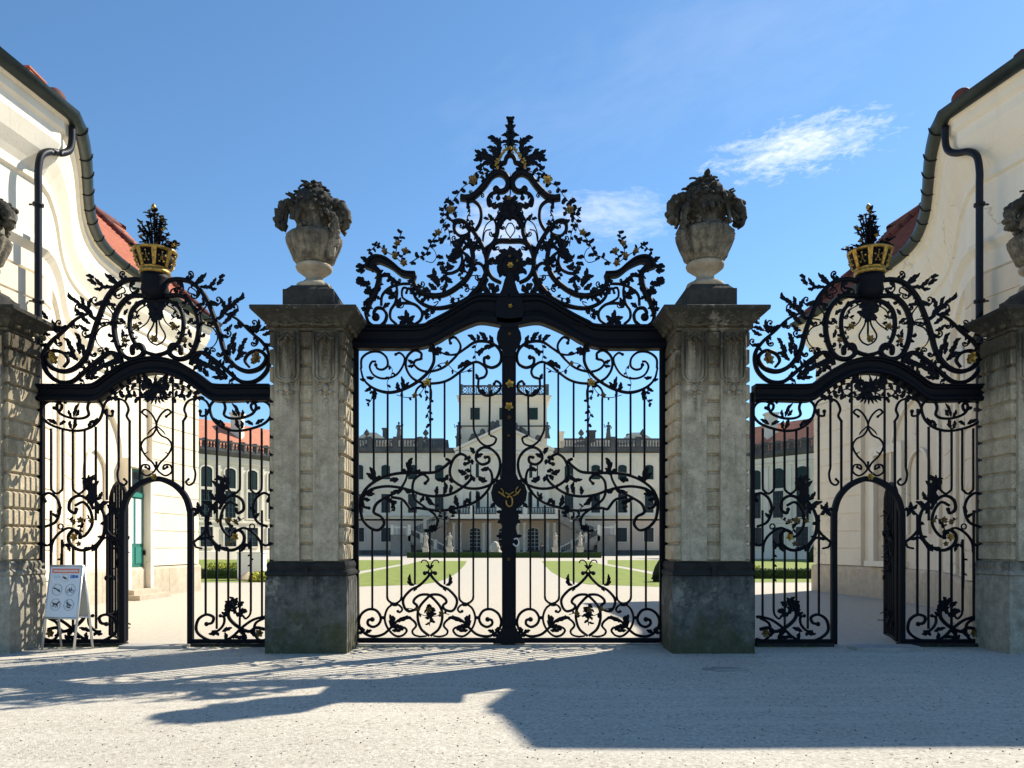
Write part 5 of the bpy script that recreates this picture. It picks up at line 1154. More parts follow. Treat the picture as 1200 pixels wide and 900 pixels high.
    LV = [  # (frame, x, y, angle, length, width, curl)
        (T3,455,600,95,26,4.2,25),(T3,455,540,120,22,3.4,60),(T3,450,470,110,16,2.6,70),(T3,455,420,100,18,2.6,-30),(T3,440,330,110,15,3.4,85),(T3,445,390,140,14,2.4,60),
        (T3,420,530,135,20,4.4,25),(T3,370,470,150,18,3.4,40),(T3,330,430,170,14,2.8,-30),(T3,300,440,215,12,2.6,-30),(T3,350,420,200,14,2.4,60),(T3,380,500,175,12,2.4,50),(T3,330,420,110,8,2,60),
        (T3,568,420,98,26,3.2,8),(T3,568,300,98,20,2.4,-5),(T3,560,200,115,9,2.0,40),(T3,568,150,95,8,1.8,6),(T3,560,260,140,11,1.9,70),(T3,562,300,165,12,1.8,60),(T3,565,120,110,8,2.6,40),
        (B4,500,180,150,16,4,-40),(B4,480,140,120,12,3.6,40),(B4,470,200,190,12,3.4,60),(B4,430,230,200,9,2.6,60),(B4,500,110,100,14,4.4,10),(B4,500,180,170,14,5,30),(B4,440,200,240,10,3,40),
        (B4,370,210,160,9,2,-60),(B4,320,205,150,6,1.6,60),(B4,380,215,60,5,1.6,0),
        (B4,60,230,190,9,2.6,-60),(B4,100,360,230,12,3,60),(B4,150,390,250,14,2.6,-30),(B4,200,420,-60,9,2.6,40),(B4,180,450,-100,8,2.4,30),(B4,60,480,170,9,2.6,60),(B4,30,490,240,9,2.6,-50),(B4,280,770,40,8,2.2,70),(B4,330,850,160,10,3.2,-50),(B4,350,840,20,10,3.2,50),(B4,300,840,110,9,2.8,60),
        (R3,840,210,170,14,3.2,-60),(R3,830,230,200,12,3.2,50),(R3,810,260,190,11,2.8,-40),(R3,830,180,120,9,2.4,60),(R3,860,240,-80,13,2.6,20),(R3,840,290,-100,16,2.8,10),
        (R3,720,380,160,10,2.8,-60),(R3,715,400,210,10,2.6,60),(R3,720,360,60,9,2.4,60),(R3,725,410,-70,9,2.4,30),(R3,700,380,120,8,2.4,-60),(R3,790,300,170,14,2.6,-60),(R3,770,330,210,10,2.4,-60),(R3,700,310,170,9,2.2,60),(R3,690,270,150,8,2.2,60),
        (R3,640,460,110,17,3.2,-30),(R3,650,480,80,11,2.6,50),(R3,640,440,130,12,2.6,50),(R3,640,500,160,10,2.6,-50),(R3,590,530,120,9,2.6,50),(R3,560,530,160,8,2.2,60),(R3,690,500,40,9,2.3,60),
        (R3,130,310,110,10,2.4,60),(R3,110,340,150,10,2.8,60),(R3,110,360,200,9,2.6,-50),(R3,105,430,160,9,2.6,60),(R3,110,450,200,9,3,-60),(R3,150,460,170,9,3.2,60),(R3,150,480,250,10,3.0,-40),(R3,180,520,200,11,2.8,-50),(R3,150,590,190,9,2.6,60),(R3,135,640,200,7,2.4,-50),(R3,170,560,230,9,2.6,-50),(R3,190,500,-20,7,2.2,60),
        (R3,230,400,20,11,2.2,-40),(R3,300,420,-10,8,2,-60),(R3,340,560,160,8,2.4,60),(R3,320,540,140,9,2.2,-60),(R3,250,630,40,8,2.4,-50),(R3,340,600,20,8,2.2,40),(R3,470,510,170,6,2,-50),(R3,480,540,120,7,2.2,30),
        (R3,575,680,160,7,2.6,50),(R3,600,680,60,7,2.6,-40),(R3,580,690,240,6,2.2,0),(R3,620,660,120,6,2,30),
        (R3,1010,490,160,10,3.6,-50),(R3,1060,510,100,9,3.4,50),(R3,980,510,190,8,3,60)]
    for (fr,x,y,a,L,W,c) in LV: q = T(*fr,[(x,y)])[0]; leaf(lv, q[0], q[1], a, L, W, c, 3 if L > 12 else 2, tf, 0, .04)
    q = T(*R3,[(420,705)])[0]; spray(lv, q[0], q[1]+6, 90, 13, 5, 190, 2.8, tf, 50, 2)
    for (x,y,R,n) in ((1090,740,11,8),(760,780,9,7),(700,640,8,6)): q = T(*R1,[(x,y)])[0]; pass
    sheath(lv, LC, 0, 9, 6, 1.5, .05, .8, tf); sheath(lv, LG, 0, 12, 5.5, 1.4, .1, .95, tf); sheath(lv, T(*R3,[(478,395),(472,450),(512,512),(600,546),(700,538)]), -1, 5, 7, 1.8, .1, 1, tf, 70, 50)
    tendrils(lv, LC, 8, 9, .85, tf, 1); tendrils(lv, LG, 9, 8.5, .85, tf, 2)
    tendrils(lv, T(*T3,[(140,838),(210,815),(300,725),(372,630)]), 3, 7, .7, tf, 3)
    tendrils(lv, T(*R3,[(238,400),(292,402),(335,450),(350,520),(335,600),(302,655)]), 4, 8, .75, tf, 4); tendrils(lv, T(*R3,[(232,620),(240,545),(292,490),(370,462)]), 3, 8, .75, tf, 5)
    tendrils(lv, T(*B4,[(505,165),(440,200),(405,260),(395,330),(360,405),(285,460)]), 4, 8, .8, tf, 6); tendrils(lv, T(*B4,[(400,398),(335,450),(303,550),(312,650),(355,722)]), 4, 7.5, .8, tf, 7)
    sheath(lv, Cn, 0, 10, 6.5, 1.7, 0, 1, tf)
    cb('crest_leaves', lv); LEAFK = (1.12, 1.3)
    mb = MB()
    vine(mb, T(*B4,[(150,110),(155,150),(135,195),(160,240),(200,300)]), 4, 3.5, 1.3, .8, tf, 3)
    vine(mb, T(*R1,[(990,400),(985,440),(930,470),(900,530),(840,570),(790,640),(745,700),(740,760),(700,820),(690,870)]), 16, 6.5, 2.5, .5, tf, 5+si)
    vine(mb, T(*R1,[(1080,440),(1000,470),(960,500),(905,525)]), 6, 5.5, 2.2, .5, tf, 6+si)
    vine(mb, T(*R1,[(660,720),(740,740),(800,760)]), 5, 6, 2.4, .5, tf, 7+si); vine(mb, T(*R1,[(730,640),(740,740),(670,800)]), 5, 6, 2.4, .5, tf, 8+si)
    vine(mb, T(*R3,[(690,20),(720,40),(740,110),(750,185)]), 6, 4.5, 1.8, .5, tf, 9)
    vine(mb, T(*R3,[(442,312),(520,265),(560,250),(590,190),(610,150),(655,92)]), 10, 6, 2.3, .7, tf, 10+si)
    stroke(mb, T(*R3,[(560,290),(610,300),(640,260),(625,210),(600,190)]), .5, tf=tf)
    stroke(mb, T(*R3,[(665,90),(690,30),(712,0),(695,40),(705,80)]), .4, tf=tf)
    vine(mb, T(*R3,[(655,120),(690,130),(700,145)]), 3, 6, 2.6, .5, tf, 12)
    vine(mb, T(*R3,[(400,320),(345,260),(355,170),(370,120),(390,75)]), 8, 5.5, 2.0, .6, tf, 13+si); vine(mb, T(*R3,[(345,265),(260,220),(210,180),(160,215),(140,235)]), 8, 5, 1.8, .6, tf, 14+si); vine(mb, T(*R3,[(210,180),(205,150)]), 2, 4, 1.5, .5, tf, 15)
    vine(mb, T(*R3,[(380,300),(400,240),(425,215)]), 5, 5, 2, .6, tf, 16)
    vine(mb, T(*R3,[(850,560),(800,570),(740,590)]), 3, 3.5, 1.4, .5, tf, 17)
    vine(mb, T(*B4,[(120,560),(100,620),(80,680),(70,740)]), 6, 4.5, 1.8, .5, tf, 18); vine(mb, T(*B4,[(170,380),(190,440),(210,480)]), 5, 5, 2, .5, tf, 19)
    cb('rose_vine', mb)
    for k, (fr,x,y,r,gm_) in enumerate(((R1,912,525,6,GW),(R1,750,745,5.5,GW),(R3,655,92,4.6,GW),(R3,355,172,4.2,GW),(R3,415,225,4.2,GW),(R3,262,228,4,GW),(R3,338,262,4.4,GW),(R3,405,318,4.6,GW))):
        if tf is not ident and fr is R1 and x == 912: gm_ = GOLD
        q = T(*fr,[(x,y)])[0]; mb = MB(); flower(mb, q[0], q[1], r, tf, -.05, 5, 37*k); cb('gilt_flower', mb, gm_)
    mb = MB()      # gilt edge on the arch under the plume
    rnd = random.Random(4+si); c = catmull(T(*T3,[(425,575),(428,510),(465,460),(500,415),(530,392),(568,380)]), 5)
    for p in c: leaf(mb, p[0]+rnd.uniform(-.5,.5), p[1], rnd.uniform(20,160), 3.2, 1.3, rnd.uniform(-60,60), 1, tf, -.06)
    cb('gilt_edge', mb, GOLD)
mb = MB(); q = T(*B4,[(512,600)])[0]; q = (AXC, q[1])
clump(mb, q[0], q[1], 20, 17, 2, ident, .26, 3); clump(mb, q[0], q[1], 14, 11, 3, ident, .34, 2); clump(mb, q[0], q[1]-8, 11, 9, 4, ident, .34, 2); clump(mb, q[0], q[1]+10, 10, 8, 5, ident, .34, 2); mb.ball(G3(q), .16, 12, 8, (1,.5,1)); cb('central_rosette', mb)
mb = MB(); flower(mb, q[0], q[1]+4.5, 3.6, ident, -.12, 6); cb('gilt_flower', mb, GOLD)
mb = MB(); flower(mb, AXC-1, q[1]-6, 2, ident, -.12, 5); flower(mb, AXC+8, q[1]-1, 1.8, ident, -.1, 5); cb('gilt_buds', mb, GW)
plate('crest_foot', sym([(595,322),(591,332),(588,343),(583,352),(580,366),(583,380),(590,387)], AXC-1), -.02, .15, IRON, crest)
mb = MB(); flower(mb, AXC, 363, 2.6, ident, -.17, 5); cb('gilt_flower', mb, GOLD)
mb = MB(); clump(mb, AXC, 241, 9, 8, 9, ident, .3, 2); clump(mb, AXC, 250, 11, 9, 10, ident, .34, 2); stroke(mb, [(AXC,228),(AXC,218),(AXC,203)], .9, r1=.3); leaf(mb, AXC, 236, 170, 10, 2.2, -40, 1); leaf(mb, AXC, 236, 10, 10, 2.2, 40, 1)
stroke(mb, [(AXC,395-100+10),(AXC,312),(AXC,320)], 2.2); cb('collar_leaves', mb)
mb = MB(); flower(mb, AXC-1.5, 235, 3.4, ident, -.08, 5); cb('gilt_flower', mb, GW)
mb = MB(); stroke(mb, [(AXC,213),(AXC,219)], 1.2); cb('gilt_knop', mb, GW)
mb = MB()
stroke(mb, [(AXC,182),(AXC,170),(AXC,155),(AXC,146)], 2.2, r1=1.4, r0=3)
mb.ball(G3((AXC,145)), .036, 8, 6)
clump(mb, AXC, 143.5, 4.2, 7, 1, ident, .3, 1)
for s_ in (ident, mirror(AXC)): leaf(mb, AXC, 160, 125, 8, 1.1, 50, 1, s_); leaf(mb, AXC, 171, 150, 9, 1.2, 60, 1, s_); leaf(mb, AXC, 176, 165, 8, 1.2, -60, 1, s_); cb('finial', mb)
# ---------------------------------------------------------------- side gates with their wicket openings (set out on the left one)
Z2 = (40,230,3.75); Z3 = (0,430,3.75); Q4 = (210,540,3.91)
AS = 183.3
def side_gate(tf0, label, seed, side):
    g = empty('side_gate', (tf0((AS,0))[0]*GK-VX*GK, GY, 0)); tag(g, label, 'gate', 'black wrought iron gates')
    def P(name, mb, m=IRON, par=None): return mb.build(name, m, par or g)
    inner = lambda p: tf0(p); outer = lambda p: tf0((2*AS-p[0], p[1]))      # right half of the left gate, and its mirror
    # beam
    tp = [(48,452),(80,452),(108,452),(118,449),(130,440),(150,427.5),(168,421.5),(AS,420)]; bt = [(48,471),(80,471),(112,471.5),(124,466),(138,455),(155,445),(170,440),(AS,438.5)]
    for t_ in (lambda p: tf0(p), outer): mb = MB(); band(mb, tp, bt, bprof, t_, 5); P('transom_beam', mb)
    for x0, x1 in ((45.5,50.5),(316.3,321)):
        mb = MB(); a, b = G3(tf0((x0,0)))[0], G3(tf0((x1,0)))[0]; a, b = sorted((a,b)); mb.box(a, b, GY-.02, GY+.06, .0, G3((0,460))[2]); P('gate_post', mb)
    # wicket frame: jambs and basket arch
    mb = MB(); arch_ = [(143.5,755),(143.5,690),(143.5,612),(144.5,597),(149.5,582),(160,570),(173,563),(AS,561)]
    AA = arch_ + [(2*AS-x,y) for x,y in arch_[::-1][1:]]
    c = catmull(AA, 5); m_ = len(c); vs = []; fs = []
    for i in range(m_):
        a_, b_ = Vector(c[max(0,i-1)]), Vector(c[min(m_-1,i+1)]); t = (b_-a_).normalized(); n_ = Vector((-t.y,t.x))*3.1
        for q, y_ in ((Vector(c[i])+n_,-.03),(Vector(c[i])-n_,-.03),(Vector(c[i])-n_,.05),(Vector(c[i])+n_,.05)): vs.append(G3(tf0(tuple(q)), y_))
    for i in range(m_-1):
        for k in range(4): fs.append((i*4+k,i*4+(k+1)%4,i*4+4+(k+1)%4,i*4+4+k))
    mb.add(vs, fs); P('wicket_frame', mb)
    mb = MB(); flower(mb, AS, 559, 4.2, tf0, -.06, 6); P('gilt_flower', mb, GOLD)
    # pickets over the arch
    for x, y0, y1 in ((164,446,568),(202.6,446,568)):
        mb = MB(); mb.tube([G3(tf0((x,y0))),G3(tf0((x,y1)))], .02, 4, False); P('picket', mb)
    for t_, kk in ((inner, 0), (outer, 1)):
        # side panel: bottom rail
        mb = MB(); a, b = sorted((G3(t_((226,0)))[0], G3(t_((316,0)))[0])); mb.box(a, b, GY-.02, GY+.03, G3((0,753.5))[2], G3((0,749))[2]); P('bottom_rail', mb)
        for x, y0, y1 in ((241.3,479,586),(227.5,466,548),(254.3,500,610),(241,603,719),(254,638,737),(267.5,643,704),(281,639,737),(294,632,716),(307,598,725)):
            mb = MB(); mb.tube([G3(t_((x,y0))),G3(t_((x,y1)))], .0205, 4, False); P('picket', mb)
        for xa, xb in ((267.5,281.2),(293.5,306.7)):
            mb = MB(); stroke(mb, [(xa,504),(xa,540),(xa,570),(xa+1.5,575),((xa+xb)/2,578.5),(xb-1.5,575),(xb,570),(xb,540),(xb,502)], 1.45, tf=t_, sides=5); P('looped_pickets', mb)
        sc = MB()
        stroke(sc, T(*Z3,[(1137,180),(1112,192),(1105,165),(1150,150),(1185,170),(1190,215),(1150,255),(1060,280),(990,272),(940,235),(922,180),(945,148),(980,155),(990,180),(985,210),(1010,225),(1060,225),(1110,205),(1125,170),(1100,148),(1085,160)]), 1.7, ball0=2.2, tf=t_)
        stroke(sc, T(*Z3,[(922,180),(905,150),(870,138),(828,150),(810,185),(818,215),(805,240)])+[(214.7,500),(214.7,577)], 1.5, tf=t_)
        stroke(sc, T(*Z3,[(880,195),(882,215),(908,210),(918,185)]), 1.4, ball0=2.4, tf=t_)
        stroke(sc, [(227.5,548),(229,556),(227,565),(221.5,568.5),(218,565),(221,561.5)], 1.3, ball=1.6, tf=t_)
        # middle lyre above the arch
        stroke(sc, T(*Z3,[(730,218),(750,200),(735,187),(705,212),(687,258),(705,298),(740,318),(755,350),(735,390),(705,420),(690,445)]), 1.2, ball0=1.8, tf=t_)
        stroke(sc, T(*Z3,[(735,440),(718,450),(722,432),(748,432),(755,460),(728,478),(700,462),(690,445),(686,415)]), 1.2, ball0=1.8, tf=t_)
        stroke(sc, T(*Z3,[(752,355),(742,380),(722,372)]), .9, r1=.3, tf=t_); stroke(sc, T(*Z3,[(687,258),(715,282),(728,300)]), .9, r1=.3, tf=t_)
        P('upper_scroll', sc)
        sc = MB()
        stroke(sc, T(*Q4,[(205,65),(215,110),(190,165),(150,215),(130,275),(140,345),(180,392),(240,410),(288,385),(298,345),(275,318),(248,332),(245,360)]), 2.1, r0=1, tf=t_)
        stroke(sc, T(*Q4,[(262,222),(270,240),(295,222),(288,180),(250,160),(210,178),(183,222)]), 1.9, ball0=2.4, tf=t_)
        stroke(sc, T(*Q4,[(268,205),(230,190),(198,230),(190,290),(220,340),(252,352)]), 1.7, tf=t_)
        stroke(sc, T(*Q4,[(405,185),(412,160),(385,148),(350,175),(338,225),(358,280),(405,302)]), 1.7, ball0=2.0, tf=t_)
        stroke(sc, T(*Q4,[(262,320),(300,308),(345,335),(372,375),(378,420)]), 1.6, tf=t_)
        stroke(sc, T(*Q4,[(372,375),(395,388),(415,380)]), 1.5, tf=t_)
        stroke(sc, [(295.5+2.9*cos(a), 617-3.0*sin(a)) for a in [2*pi*k/10 for k in range(11)]], .9, tf=t_, n=2)
        stroke(sc, T(*Q4,[(68,372),(110,335),(132,300)]), 1.6, tf=t_); stroke(sc, T(*Q4,[(68,375),(78,395),(105,402)]), 1.3, tf=t_); stroke(sc, T(*Q4,[(80,362),(130,352),(165,392)]), 1.3, tf=t_)
        P('middle_scroll', sc)
        lv = MB()
        for (fr,x,y,a,L,W,c) in ((Z3,965,250,150,9,2.2,-50),(Z3,985,262,110,9,2.2,60),(Z3,1050,270,120,12,2.4,-50),(Z3,1060,270,60,9,2.2,60),(Z3,1110,255,130,9,2.2,60),(Z3,1125,250,40,11,2.4,-40),(Z3,1050,215,100,16,2.2,40),(Z3,1040,215,140,8,2,-50),(Z3,1060,218,50,8,2,50),(Z3,975,240,170,7,2.0,50),
                  (Q4,205,190,95,28,4.0,50),(Q4,190,200,110,24,3.6,-40),(Q4,165,230,120,18,3.2,50),(Q4,200,130,80,18,3.0,70),(Q4,170,180,150,12,2.6,-60),(Q4,215,130,60,14,2.6,70),(Q4,160,240,60,12,2.6,60),(Q4,210,90,150,12,2.4,60),(Q4,200,100,60,10,2.2,-80),(Q4,150,290,170,9,2.4,-50),
                  (Q4,90,225,30,9,2.4,20),(Q4,90,225,100,9,2.4,-20),(Q4,90,225,170,9,2.4,20),(Q4,90,225,240,9,2.4,-20),(Q4,90,225,310,9,2.4,20),(Q4,225,400,200,9,2.4,-60),(Q4,190,385,240,8,2.4,50),(Q4,130,355,30,8,2.2,-50),(Q4,115,360,160,8,2.0,50),(Q4,165,390,-70,7,2,30),
                  (Q4,345,240,100,9,2.2,60),(Q4,350,260,60,7,2,-50),(Q4,315,385,200,9,2.6,-50),(Q4,330,370,240,9,2.4,40),(Q4,300,390,250,7,2.2,-30),(Q4,240,310,100,7,2,60)):
            q = T(*fr,[(x,y)])[0]; leaf(lv, q[0], q[1], a, L, W, c, 2, t_, 0, .03)
        P('acanthus_leaves', lv)
        for (x,y,r) in ((185,275,3.2),(232,272,4.4),(265,278,3.4),(262,350,5.0),(240,380,3.4)):
            q = T(*Q4,[(x,y)])[0]; mb = MB(); flower(mb, q[0], q[1], r, t_, -.05, 5, x); P('gilt_flower', mb, GOLD if r > 4.5 else GW)
        mb = MB(); vine(mb, T(*Q4,[(170,270),(200,265),(232,272),(268,280),(300,262)]), 6, 4, 1.5, .5, t_, seed); vine(mb, T(*Q4,[(232,275),(240,310),(255,345)]), 4, 4, 1.5, .5, t_, seed+1); vine(mb, [(294,648),(294.5,665),(294,690)], 5, 3.5, 1.2, .5, t_, seed+2); P('vine', mb)
        sc = MB()
        stroke(sc, T(*Q4,[(125,748),(150,742),(156,716),(122,705),(86,730),(80,780),(120,815),(182,830),(240,808),(290,762),(340,728),(395,714)])+[(314,724)], 1.8, ball0=2.8, tf=t_)
        stroke(sc, T(*Q4,[(188,710),(206,718),(203,750),(178,778),(150,782)]), 1.6, ball0=2.2, tf=t_)
        stroke(sc, T(*Q4,[(258,700),(245,668),(225,690),(232,725),(272,762),(320,782),(352,765),(392,772)]), 2.2, tf=t_)
        stroke(sc, T(*Q4,[(392,720),(350,745),(345,790),(370,822),(410,815)]), 1.7, tf=t_)
        stroke(sc, [(267.5,704),(268,712),(273,716),(277,712)], 1.3, ball=1.5, tf=t_); stroke(sc, [(294,712),(293,720),(288,725),(285,722)], 1.3, ball=1.5, tf=t_)
        P('bottom_scroll', sc)
        lv = MB()
        for (x,y,a,L,W,c) in ((228,700,120,12,3.2,-50),(235,680,100,11,3.2,-60),(255,665,90,10,3.0,-60),(270,670,60,9,3.0,-60),(280,690,30,8,2.8,-60),(262,700,-20,9,3.4,60),(240,660,130,8,2.6,40),(225,710,160,8,2.6,-40),(250,650,95,8,2.4,50),(285,680,-40,8,2.4,40),
                  (180,800,120,9,2.4,50),(170,790,200,8,2.2,-50),(210,820,60,9,2.4,60),(240,808,20,10,2.4,-50),(300,800,120,9,2.6,50),(300,800,220,8,2.4,-50),(330,780,-60,9,2.4,50),(200,780,30,12,2.4,-30),(290,820,30,8,2.4,40)):
            q = T(*Q4,[(x,y)])[0]; leaf(lv, q[0], q[1], a, L, W, c, 2, t_, 0, .03)
        P('acanthus_leaves', lv)
        q = T(*Q4,[(372,788)])[0]; mb = MB(); flower(mb, q[0], q[1], 5.2, t_, -.04, 6, 10); P('gilt_flower', mb, GW)
    # leaf mask with garlands under the beam
    mb = MB(); clump(mb, AS, 456, 18, 14, seed, tf0, .11, 2); clump(mb, AS-5, 453, 13, 8, seed+1, tf0, .13, 2); clump(mb, AS+5, 458, 12, 8, seed+2, tf0, .13, 2)
    for k in (1,-1):
        t_ = inner if k > 0 else outer
        vine(mb, [(AS+8,450),(200,449),(216,452),(228,461),(235,470)], 12, 8, 2.8, .8, t_, seed+3); vine(mb, [(AS+10,462),(205,466),(214,462),(222,467)], 8, 6, 2.2, .7, t_, seed+4); vine(mb, [(AS+6,446),(204,444),(219,448),(232,458)], 8, 6, 2.4, .5, t_, seed+6)
        stroke(mb, [(199,462),(206,456),(214,458),(212,464),(206,463)], .8, tf=t_)
    for k in range(9): leaf(mb, AS-8+2*k, 464, 205+16*k, 10, 1.5, -30+8*k, 2, tf0, 0, .03)
    P('leaf_mask', mb)
    # crest
    cr = empty('crest', (0,0,4.0)); cr.parent = g
    AZ = 540/3.75+40        # crest axis = 184
    for kk, t_ in enumerate((lambda p: tf0(p), lambda p: tf0((2*AZ-p[0]-1, p[1])))):
        mb = MB(); D = 1.5
        stroke(mb, T(*Z2,[(500,375),(440,366),(380,382),(325,440),(290,520),(262,600),(240,680),(198,742),(140,770),(82,755),(55,712),(85,680),(130,690),(150,722),(130,752)]), 2.9, r1=1.6, tf=t_, depth=D)
        stroke(mb, T(*Z2,[(240,515),(185,540),(130,592),(75,640),(42,695),(52,765),(102,812),(165,815),(222,772),(280,722),(335,688),(375,702),(388,742)]), 2.6, r0=1.4, tf=t_, depth=D)
        stroke(mb, T(*Z2,[(500,440),(425,440),(372,492),(352,565),(362,642),(392,700),(440,716),(480,692),(470,655),(435,662),(432,688)]), 2.9, ball=3.2, tf=t_, depth=D)
        stroke(mb, T(*Z2,[(540,462),(485,460),(432,500),(420,572),(440,640),(490,684),(540,700)]), 2.4, tf=t_, depth=D)
        stroke(mb, T(*Z2,[(530,500),(525,560),(500,610),(512,640),(540,655)]), 1.0, tf=t_); stroke(mb, T(*Z2,[(520,480),(500,550),(450,590)]), .8, tf=t_); stroke(mb, T(*Z2,[(510,470),(460,500),(445,540)]), .8, tf=t_)
        stroke(mb, T(*Z2,[(340,470),(320,480),(345,520),(330,560),(290,580),(270,620),(290,660),(335,670)]), .9, r1=.4, tf=t_); stroke(mb, T(*Z2,[(300,560),(275,540),(310,540),(330,545)]), .8, tf=t_); stroke(mb, T(*Z2,[(360,420),(390,400),(400,420),(380,430)]), .8, tf=t_)
        stroke(mb, T(*Z2,[(430,400),(470,410),(480,440)]), 1.0, tf=t_)
        A1_ = T(*Z2,[(500,375),(440,366),(380,382),(325,440),(290,520),(262,600),(240,680),(198,742)]); A2_ = T(*Z2,[(240,515),(185,540),(130,592),(75,640),(42,695)]); A3_ = T(*Z2,[(222,772),(280,722),(335,688),(375,702)]); A4_ = T(*Z2,[(500,440),(425,440),(372,492),(352,565),(362,642),(392,700)])
        cb_ = mb.build('crest_scroll', IRON, cr); mb = MB()
        sheath(mb, A1_, -1, 6, 8, 1.8, 0.15, .95, t_); sheath(mb, A1_, 1, 5, 6.5, 1.6, .2, .95, t_, 60, 30); sheath(mb, A2_, 1, 4, 6.5, 1.7, 0, 1, t_); sheath(mb, A3_, 0, 6, 6.5, 1.7, 0, 1, t_); sheath(mb, A4_, 0, 6, 5.5, 1.4, .1, 1, t_)
        tendrils(mb, A1_, 7, 12, 1.0, t_, 1); tendrils(mb, A2_, 5, 11, 1.0, t_, 2); tendrils(mb, A3_, 4, 8.5, .9, t_, 3); tendrils(mb, A4_, 6, 8, .85, t_, 4); tendrils(mb, T(*Z2,[(165,815),(222,772),(280,722),(335,688)]), 4, 9, .9, t_, 6)
        tendrils(mb, T(*Z2,[(432,500),(420,572),(440,640),(490,684)]), 4, 4.5, .5, t_, 5)
        mb.build('crest_leaves', IRON, cr)
        lv = MB(); LEAFK = (1.15, 1.6)
        LV = ((380,395,150,22,3.2,-25),(310,400,150,14,2.6,-40),(270,390,120,10,2.6,60),(355,380,110,12,2.6,60),(340,400,170,12,2.6,50),(300,405,210,8,2.2,-60),(262,360,140,8,2.4,50),
              (262,540,120,22,3.4,20),(225,500,140,17,2.8,-20),(190,470,130,13,2.4,30),(240,500,95,14,2.8,-60),(230,520,170,12,2.6,40),(215,480,80,10,2.4,50),(165,455,130,8,2.2,-60),(245,560,150,14,2.6,-50),(240,590,170,12,2.4,-60),
              (100,600,120,15,3,-40),(80,590,150,14,2.6,40),(70,610,170,13,2.6,-40),(60,560,150,12,2.6,30),(110,600,90,9,2.4,60),(60,540,140,10,2.4,-60),(120,590,60,9,2.4,-60),
              (200,690,100,18,3.4,-40),(190,720,130,16,3.2,40),(215,700,70,14,3,60),(175,700,110,12,3,-30),(200,640,90,11,2.6,50),(180,680,150,12,2.8,-50),(160,650,120,9,2.4,30),(220,730,40,10,2.6,50),
              (230,790,35,26,4.2,-12),(290,750,20,20,3.8,-25),(330,730,10,15,3.4,-30),(260,750,60,14,3.0,-50),(300,720,60,12,2.8,-50),(350,720,40,10,2.8,-60),(190,800,60,12,2.8,-50),(230,800,10,16,3,-20),(360,740,-60,8,2.6,-30),(310,790,50,10,3,20),(340,770,60,9,3,20),
              (370,640,160,8,2.4,50),(352,560,190,8,2.4,-50),(360,480,160,8,2.2,50),(330,480,80,8,1.8,50),(400,560,120,9,2.2,50),(385,620,60,9,2.2,40),(395,520,60,8,2.2,-50),(440,480,40,9,2.6,-50),(420,450,120,7,2.2,50),(450,420,-80,9,2.4,30),(500,440,-120,12,3,30))
        for (x,y,a,L,W,c) in LV: q = T(*Z2,[(x,y)])[0]; leaf(lv, q[0], q[1], a, L, W, c, 3 if L > 11 else 2, t_, 0, .04)
        vine(lv, T(*Z2,[(480,560),(455,578),(430,600),(405,635),(420,660)]), 7, 4.5, 1.7, .6, t_, seed+kk); vine(lv, T(*Z2,[(470,480),(440,520),(470,545)]), 4, 4.5, 1.7, .5, t_, seed+5+kk)
        lv.build('crest_leaves', IRON, cr); LEAFK = (1.12, 1.3)
        for (x,y,r) in ((95,718,6.5),(455,577,4.2),(405,637,3.6)):
            q = T(*Z2,[(x,y)])[0]; mb = MB(); flower(mb, q[0], q[1], r, t_, -.05, 6, 15)
            if r > 6:
                flower(mb, q[0]-1.5, q[1]-5, 3.5, t_, -.06, 5, 40); flower(mb, q[0]+3, q[1]+4, 3.4, t_, -.06, 5, 70)
            mb.build('gilt_flower', GOLD if r > 6 and kk == 0 else GW, cr)
    tz = lambda p: tf0((p[0]-.5, p[1]))
    mb = MB(); clump(mb, AZ, 352+12, 13, 10, seed+20, tz, .3, 2); clump(mb, AZ, 370, 10, 8, seed+21, tz, .34, 2); clump(mb, AZ, 355, 12, 8, seed+22, tz, .34, 2); stroke(mb, [(AZ,372),(AZ,385),(AZ,400)], 1.2, r1=.6, tf=tz); mb.build('shell_ornament', IRON, cr)
    q = T(*Z2,[(528,632)])[0]; mb = MB(); flower(mb, AZ-.5, q[1], 5, tz, -.05, 6); mb.build('gilt_flower', GW, cr)
    # crown holding a rose bush
    cxp, czp = tf0((181.5,0))[0], 0
    X0 = (cxp-VX)*GK; ZZ = lambda py: EYE+(HY-py)*GK
    crown = empty('crown_basket', (X0-g.location.x, 0, ZZ(346))); crown.parent = g
    mb = MB(); r = GK; mb.lathe((X0,GY,0), [(9*r,ZZ(352)),(14*r,ZZ(346)),(15.5*r,ZZ(340)),(14.5*r,ZZ(334)),(16.5*r,ZZ(328)),(16*r,ZZ(323))], 24); mb.build('crown_pot', IRON, crown)
    mb = MB(); mb.lathe((X0,GY,0), [(16*r,ZZ(322.9)),(17.5*r,ZZ(321)),(17*r,ZZ(318)),(16*r,ZZ(317.5)),(16.5*r,ZZ(316)),(17.2*r,ZZ(315.5))], 28); mb.build('crown_ring', GOLD, crown)
    mb = MB(); mb.lathe((X0,GY,0), [(16*r,ZZ(316)),(22.5*r,ZZ(297))], 28); mb.build('crown_lining', IRON, crown)
    mb = MB(); mb.lathe((X0,GY,0), [(22.6*r,ZZ(298)),(24.6*r,ZZ(297)),(25*r,ZZ(295)),(23*r,ZZ(294)),(21*r,ZZ(296))], 28); mb.build('crown_rim', GOLD, crown)
